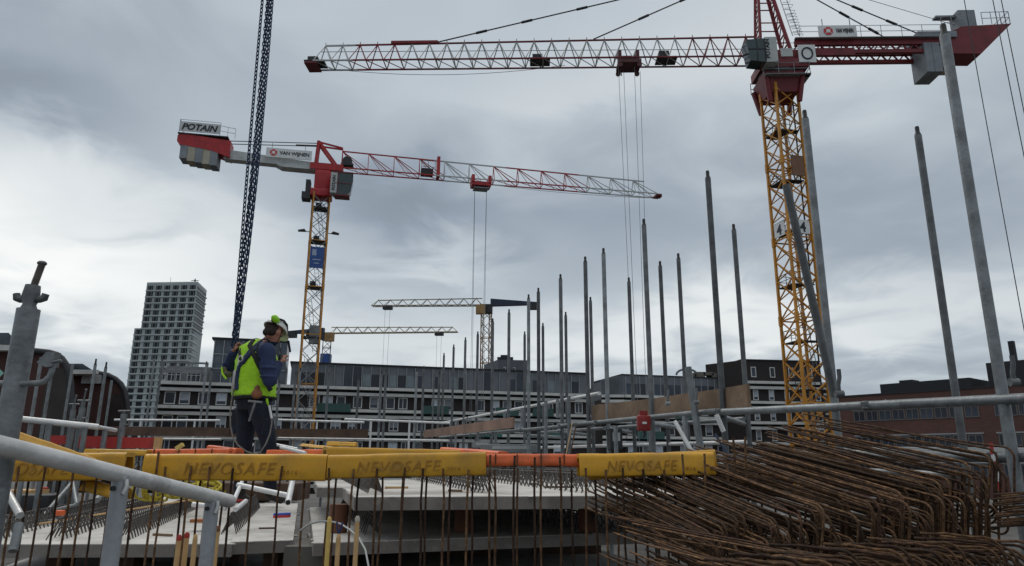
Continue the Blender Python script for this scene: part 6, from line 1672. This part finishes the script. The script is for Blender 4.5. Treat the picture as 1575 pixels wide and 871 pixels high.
strap([vsurf(-92, 0, zh(529)), vsurf(-110, 0, zh(532)), vsurf(-140, 0, zh(540)), vsurf(-165, 0, zh(552)), vsurf(-180, 0, zh(562))], .027, harn, 'back_strap', h_)
strap([vsurf(-215, 0, zh(530)), vsurf(-200, 0, zh(545)), vsurf(-188, 0, zh(560))], .018, harn_k, 'back_strap', h_)
strap([vsurf(-128, 0, zh(572), 1.06), vsurf(-114, 0, zh(588), 1.06), vsurf(-98, 0, zh(603), 1.06)], .014, harn, 'back_strap', h_)
q = vsurf(-183, 0, zh(556), 1.12); MB().path([q + (SIDE * math.cos(t) + UPV * math.sin(t)) * .03 for t in [2 * math.pi * i / 14 for i in range(14)]], .006, 6, closed=True).build('ring', alu, h_)
MB().path(ringpath(pel + Vector((0, 0, .03)), .19, .215, 0), .018, 8, closed=True).build('belt', harn_k, per)
# shock absorber pack and lanyard looping behind the knees
a, b = W(364, 570, -.12), W(360, 600, -.12)
pk_ = MB().box((a + b) / 2, ((a - b).length, .04, .055), (a - b), FWD, bev=.012).build('shock_absorber', mat('absorber_grey', (.42, .40, .38), .7, 0, .1, 10), per)
MB().path([W(368, 556, -.14), W(366, 564, -.14), W(365, 571, -.13)], .012, 6).build('snap_hook', alu, pk_)
MB().path([W(359, 600, -.13), W(356, 618, -.16), W(354, 636, -.17), W(354.5, 655, -.17), W(358, 672, -.18), W(366, 685, -.2), W(378, 694, -.22), W(391, 699, -.24), W(401, 695, -.24), W(409, 683, -.22), W(415, 668, -.2), W(418, 652, -.18), W(418, 640, -.16), W(414, 624, -.14)], .0078, 8).build('lanyard', mat('rope_grey', (.19, .175, .155), .9, 0, .2, 30), per)
MB().tube(W(414, 624, -.15), W(418, 644, -.17), .012, 8).build('snap_hook', sign_white, per)
# tool pouch and hammer
pz = W(395, 606, -.20)
po = remeshed('tool_pouch', [('ell', pz, (.055, .035, .05), Matrix.Identity(3)), ('ell', pz + Vector((0, 0, .05)), (.028, .03, .04), Matrix.Identity(3))], .008, [leather], None, per, 2)
hm = MB().tube(W(382, 617, -.26), W(403, 619, -.26), .011, 8).build('hammer_head', galv, per)
MB().tube(W(393, 618, -.26), W(383, 648, -.25), .012, 8, .011).build('hammer_handle', galv, hm)
MB().path([W(404, 604, -.1), W(410, 612, -.13), W(412, 624, -.12), W(406, 626, -.12)], .014, 6).build('vest_tail', vestm, o)
q = W(434, 556, -.10); rd_ = MB().box(q + Vector((-.02, .0, .03)), (.035, .03, .085), FWD, bev=.006).build('radio', crane_dark, per); MB().tube(q + Vector((-.02, 0, .07)), q + Vector((-.035, 0, .15)), .005, 6).build('antenna', crane_dark, rd_)
# big knee pocket and padded glove on the chain side
MB().box(hipR.lerp(kneR, .55) + Vector((.04, -.07, 0)), (.10, .03, .16), FWD, bev=.01).build('thigh_pocket', trouser, per)
MB().box(hipL.lerp(kneL, .35) + Vector((-.10, .02, 0)), (.10, .09, .26), FWD, bev=.03).build('hip_pouch', trouser, per)
remeshed('glove', [('ell', W(350, 576, .12), (.055, .05, .035), Matrix.Identity(3)), ('ell', W(345, 570, .14), (.035, .04, .04), Matrix.Identity(3))], .008, [mat('glove_grey', (.10, .09, .06), .8, 0, .3, 20)], None, per, 2)
MB().path([W(341, 565, .1), W(342, 575, .08), W(348, 583, .06)], .011, 6).build('glove_cuff', vestm, per)

# ================================================================ chain sling
chain_m = mat('blue_chain', (.018, .035, .075), .4, .6, .3, 20)
ch = thing('chain_sling', W(358, 536, .05), 'bundle of dark blue steel chains hanging from above into the worker hand', 'chain sling')
def link(mb, c, t, u, p, r):
    """one oval link centred at c, long axis t, wide axis u"""
    hl_, hw_ = p * .5 + r * 1.0, r * 2.05
    pts = []
    for k in range(12):
        a = 2 * math.pi * k / 12; x = math.cos(a); y = math.sin(a)
        pts.append(c + t * (x * .55 * hl_ + (hl_ * .45 if x > 0.01 else -hl_ * .45 if x < -.01 else 0)) + u * y * hw_)
    mb.path(pts, r, 5, closed=True)
def chain(pts, pitch, r, ph):
    pts = [Vector(p) for p in pts]; seg = [(b - a).length for a, b in zip(pts, pts[1:])]; tot = sum(seg); n = int(tot / pitch)
    mb = MB()
    for k in range(n):
        s_ = (k + .5) * pitch; i = 0
        while i < len(seg) - 1 and s_ > seg[i]: s_ -= seg[i]; i += 1
        c = pts[i].lerp(pts[i + 1], s_ / seg[i]); t = (pts[i + 1] - pts[i]).normalized()
        u = Matrix.Rotation(ph + (math.pi / 2 if k % 2 else 0), 3, t) @ t.cross(Vector((0, 1, .1))).normalized()
        link(mb, c, t, u, pitch, r)
    return mb.build('chain_strand', chain_m, ch)
Yt = YW + .15
ends = [(409, -60, 357.5, 540, -3.5, 0), (418.5, -60, 355.5, 536, 0, .05), (421, -60, 360, 536, 1.5, -.03), (423.5, -60, 361, 540, 2.5, .03), (416.5, -60, 356, 540, -1, .08)]
for i, (x0, y0, x1, y1, bow, dy_) in enumerate(ends):
    pts = []
    for k in range(-6, 15):
        t = k / 14; px = x0 + (x1 - x0) * t; py = y0 + (y1 - y0) * t
        px += (4.5 * math.sin(math.pi * max(t, 0) * .9) * (1 if i else .3)) + bow * math.sin(math.pi * max(t, 0)) * .6
        pts.append(P(px, py, Yt + dy_ + .04 * (i - 2)))
    chain(pts, .052, .0070, .4 + .5 * i)
bpy.context.view_layer.update()
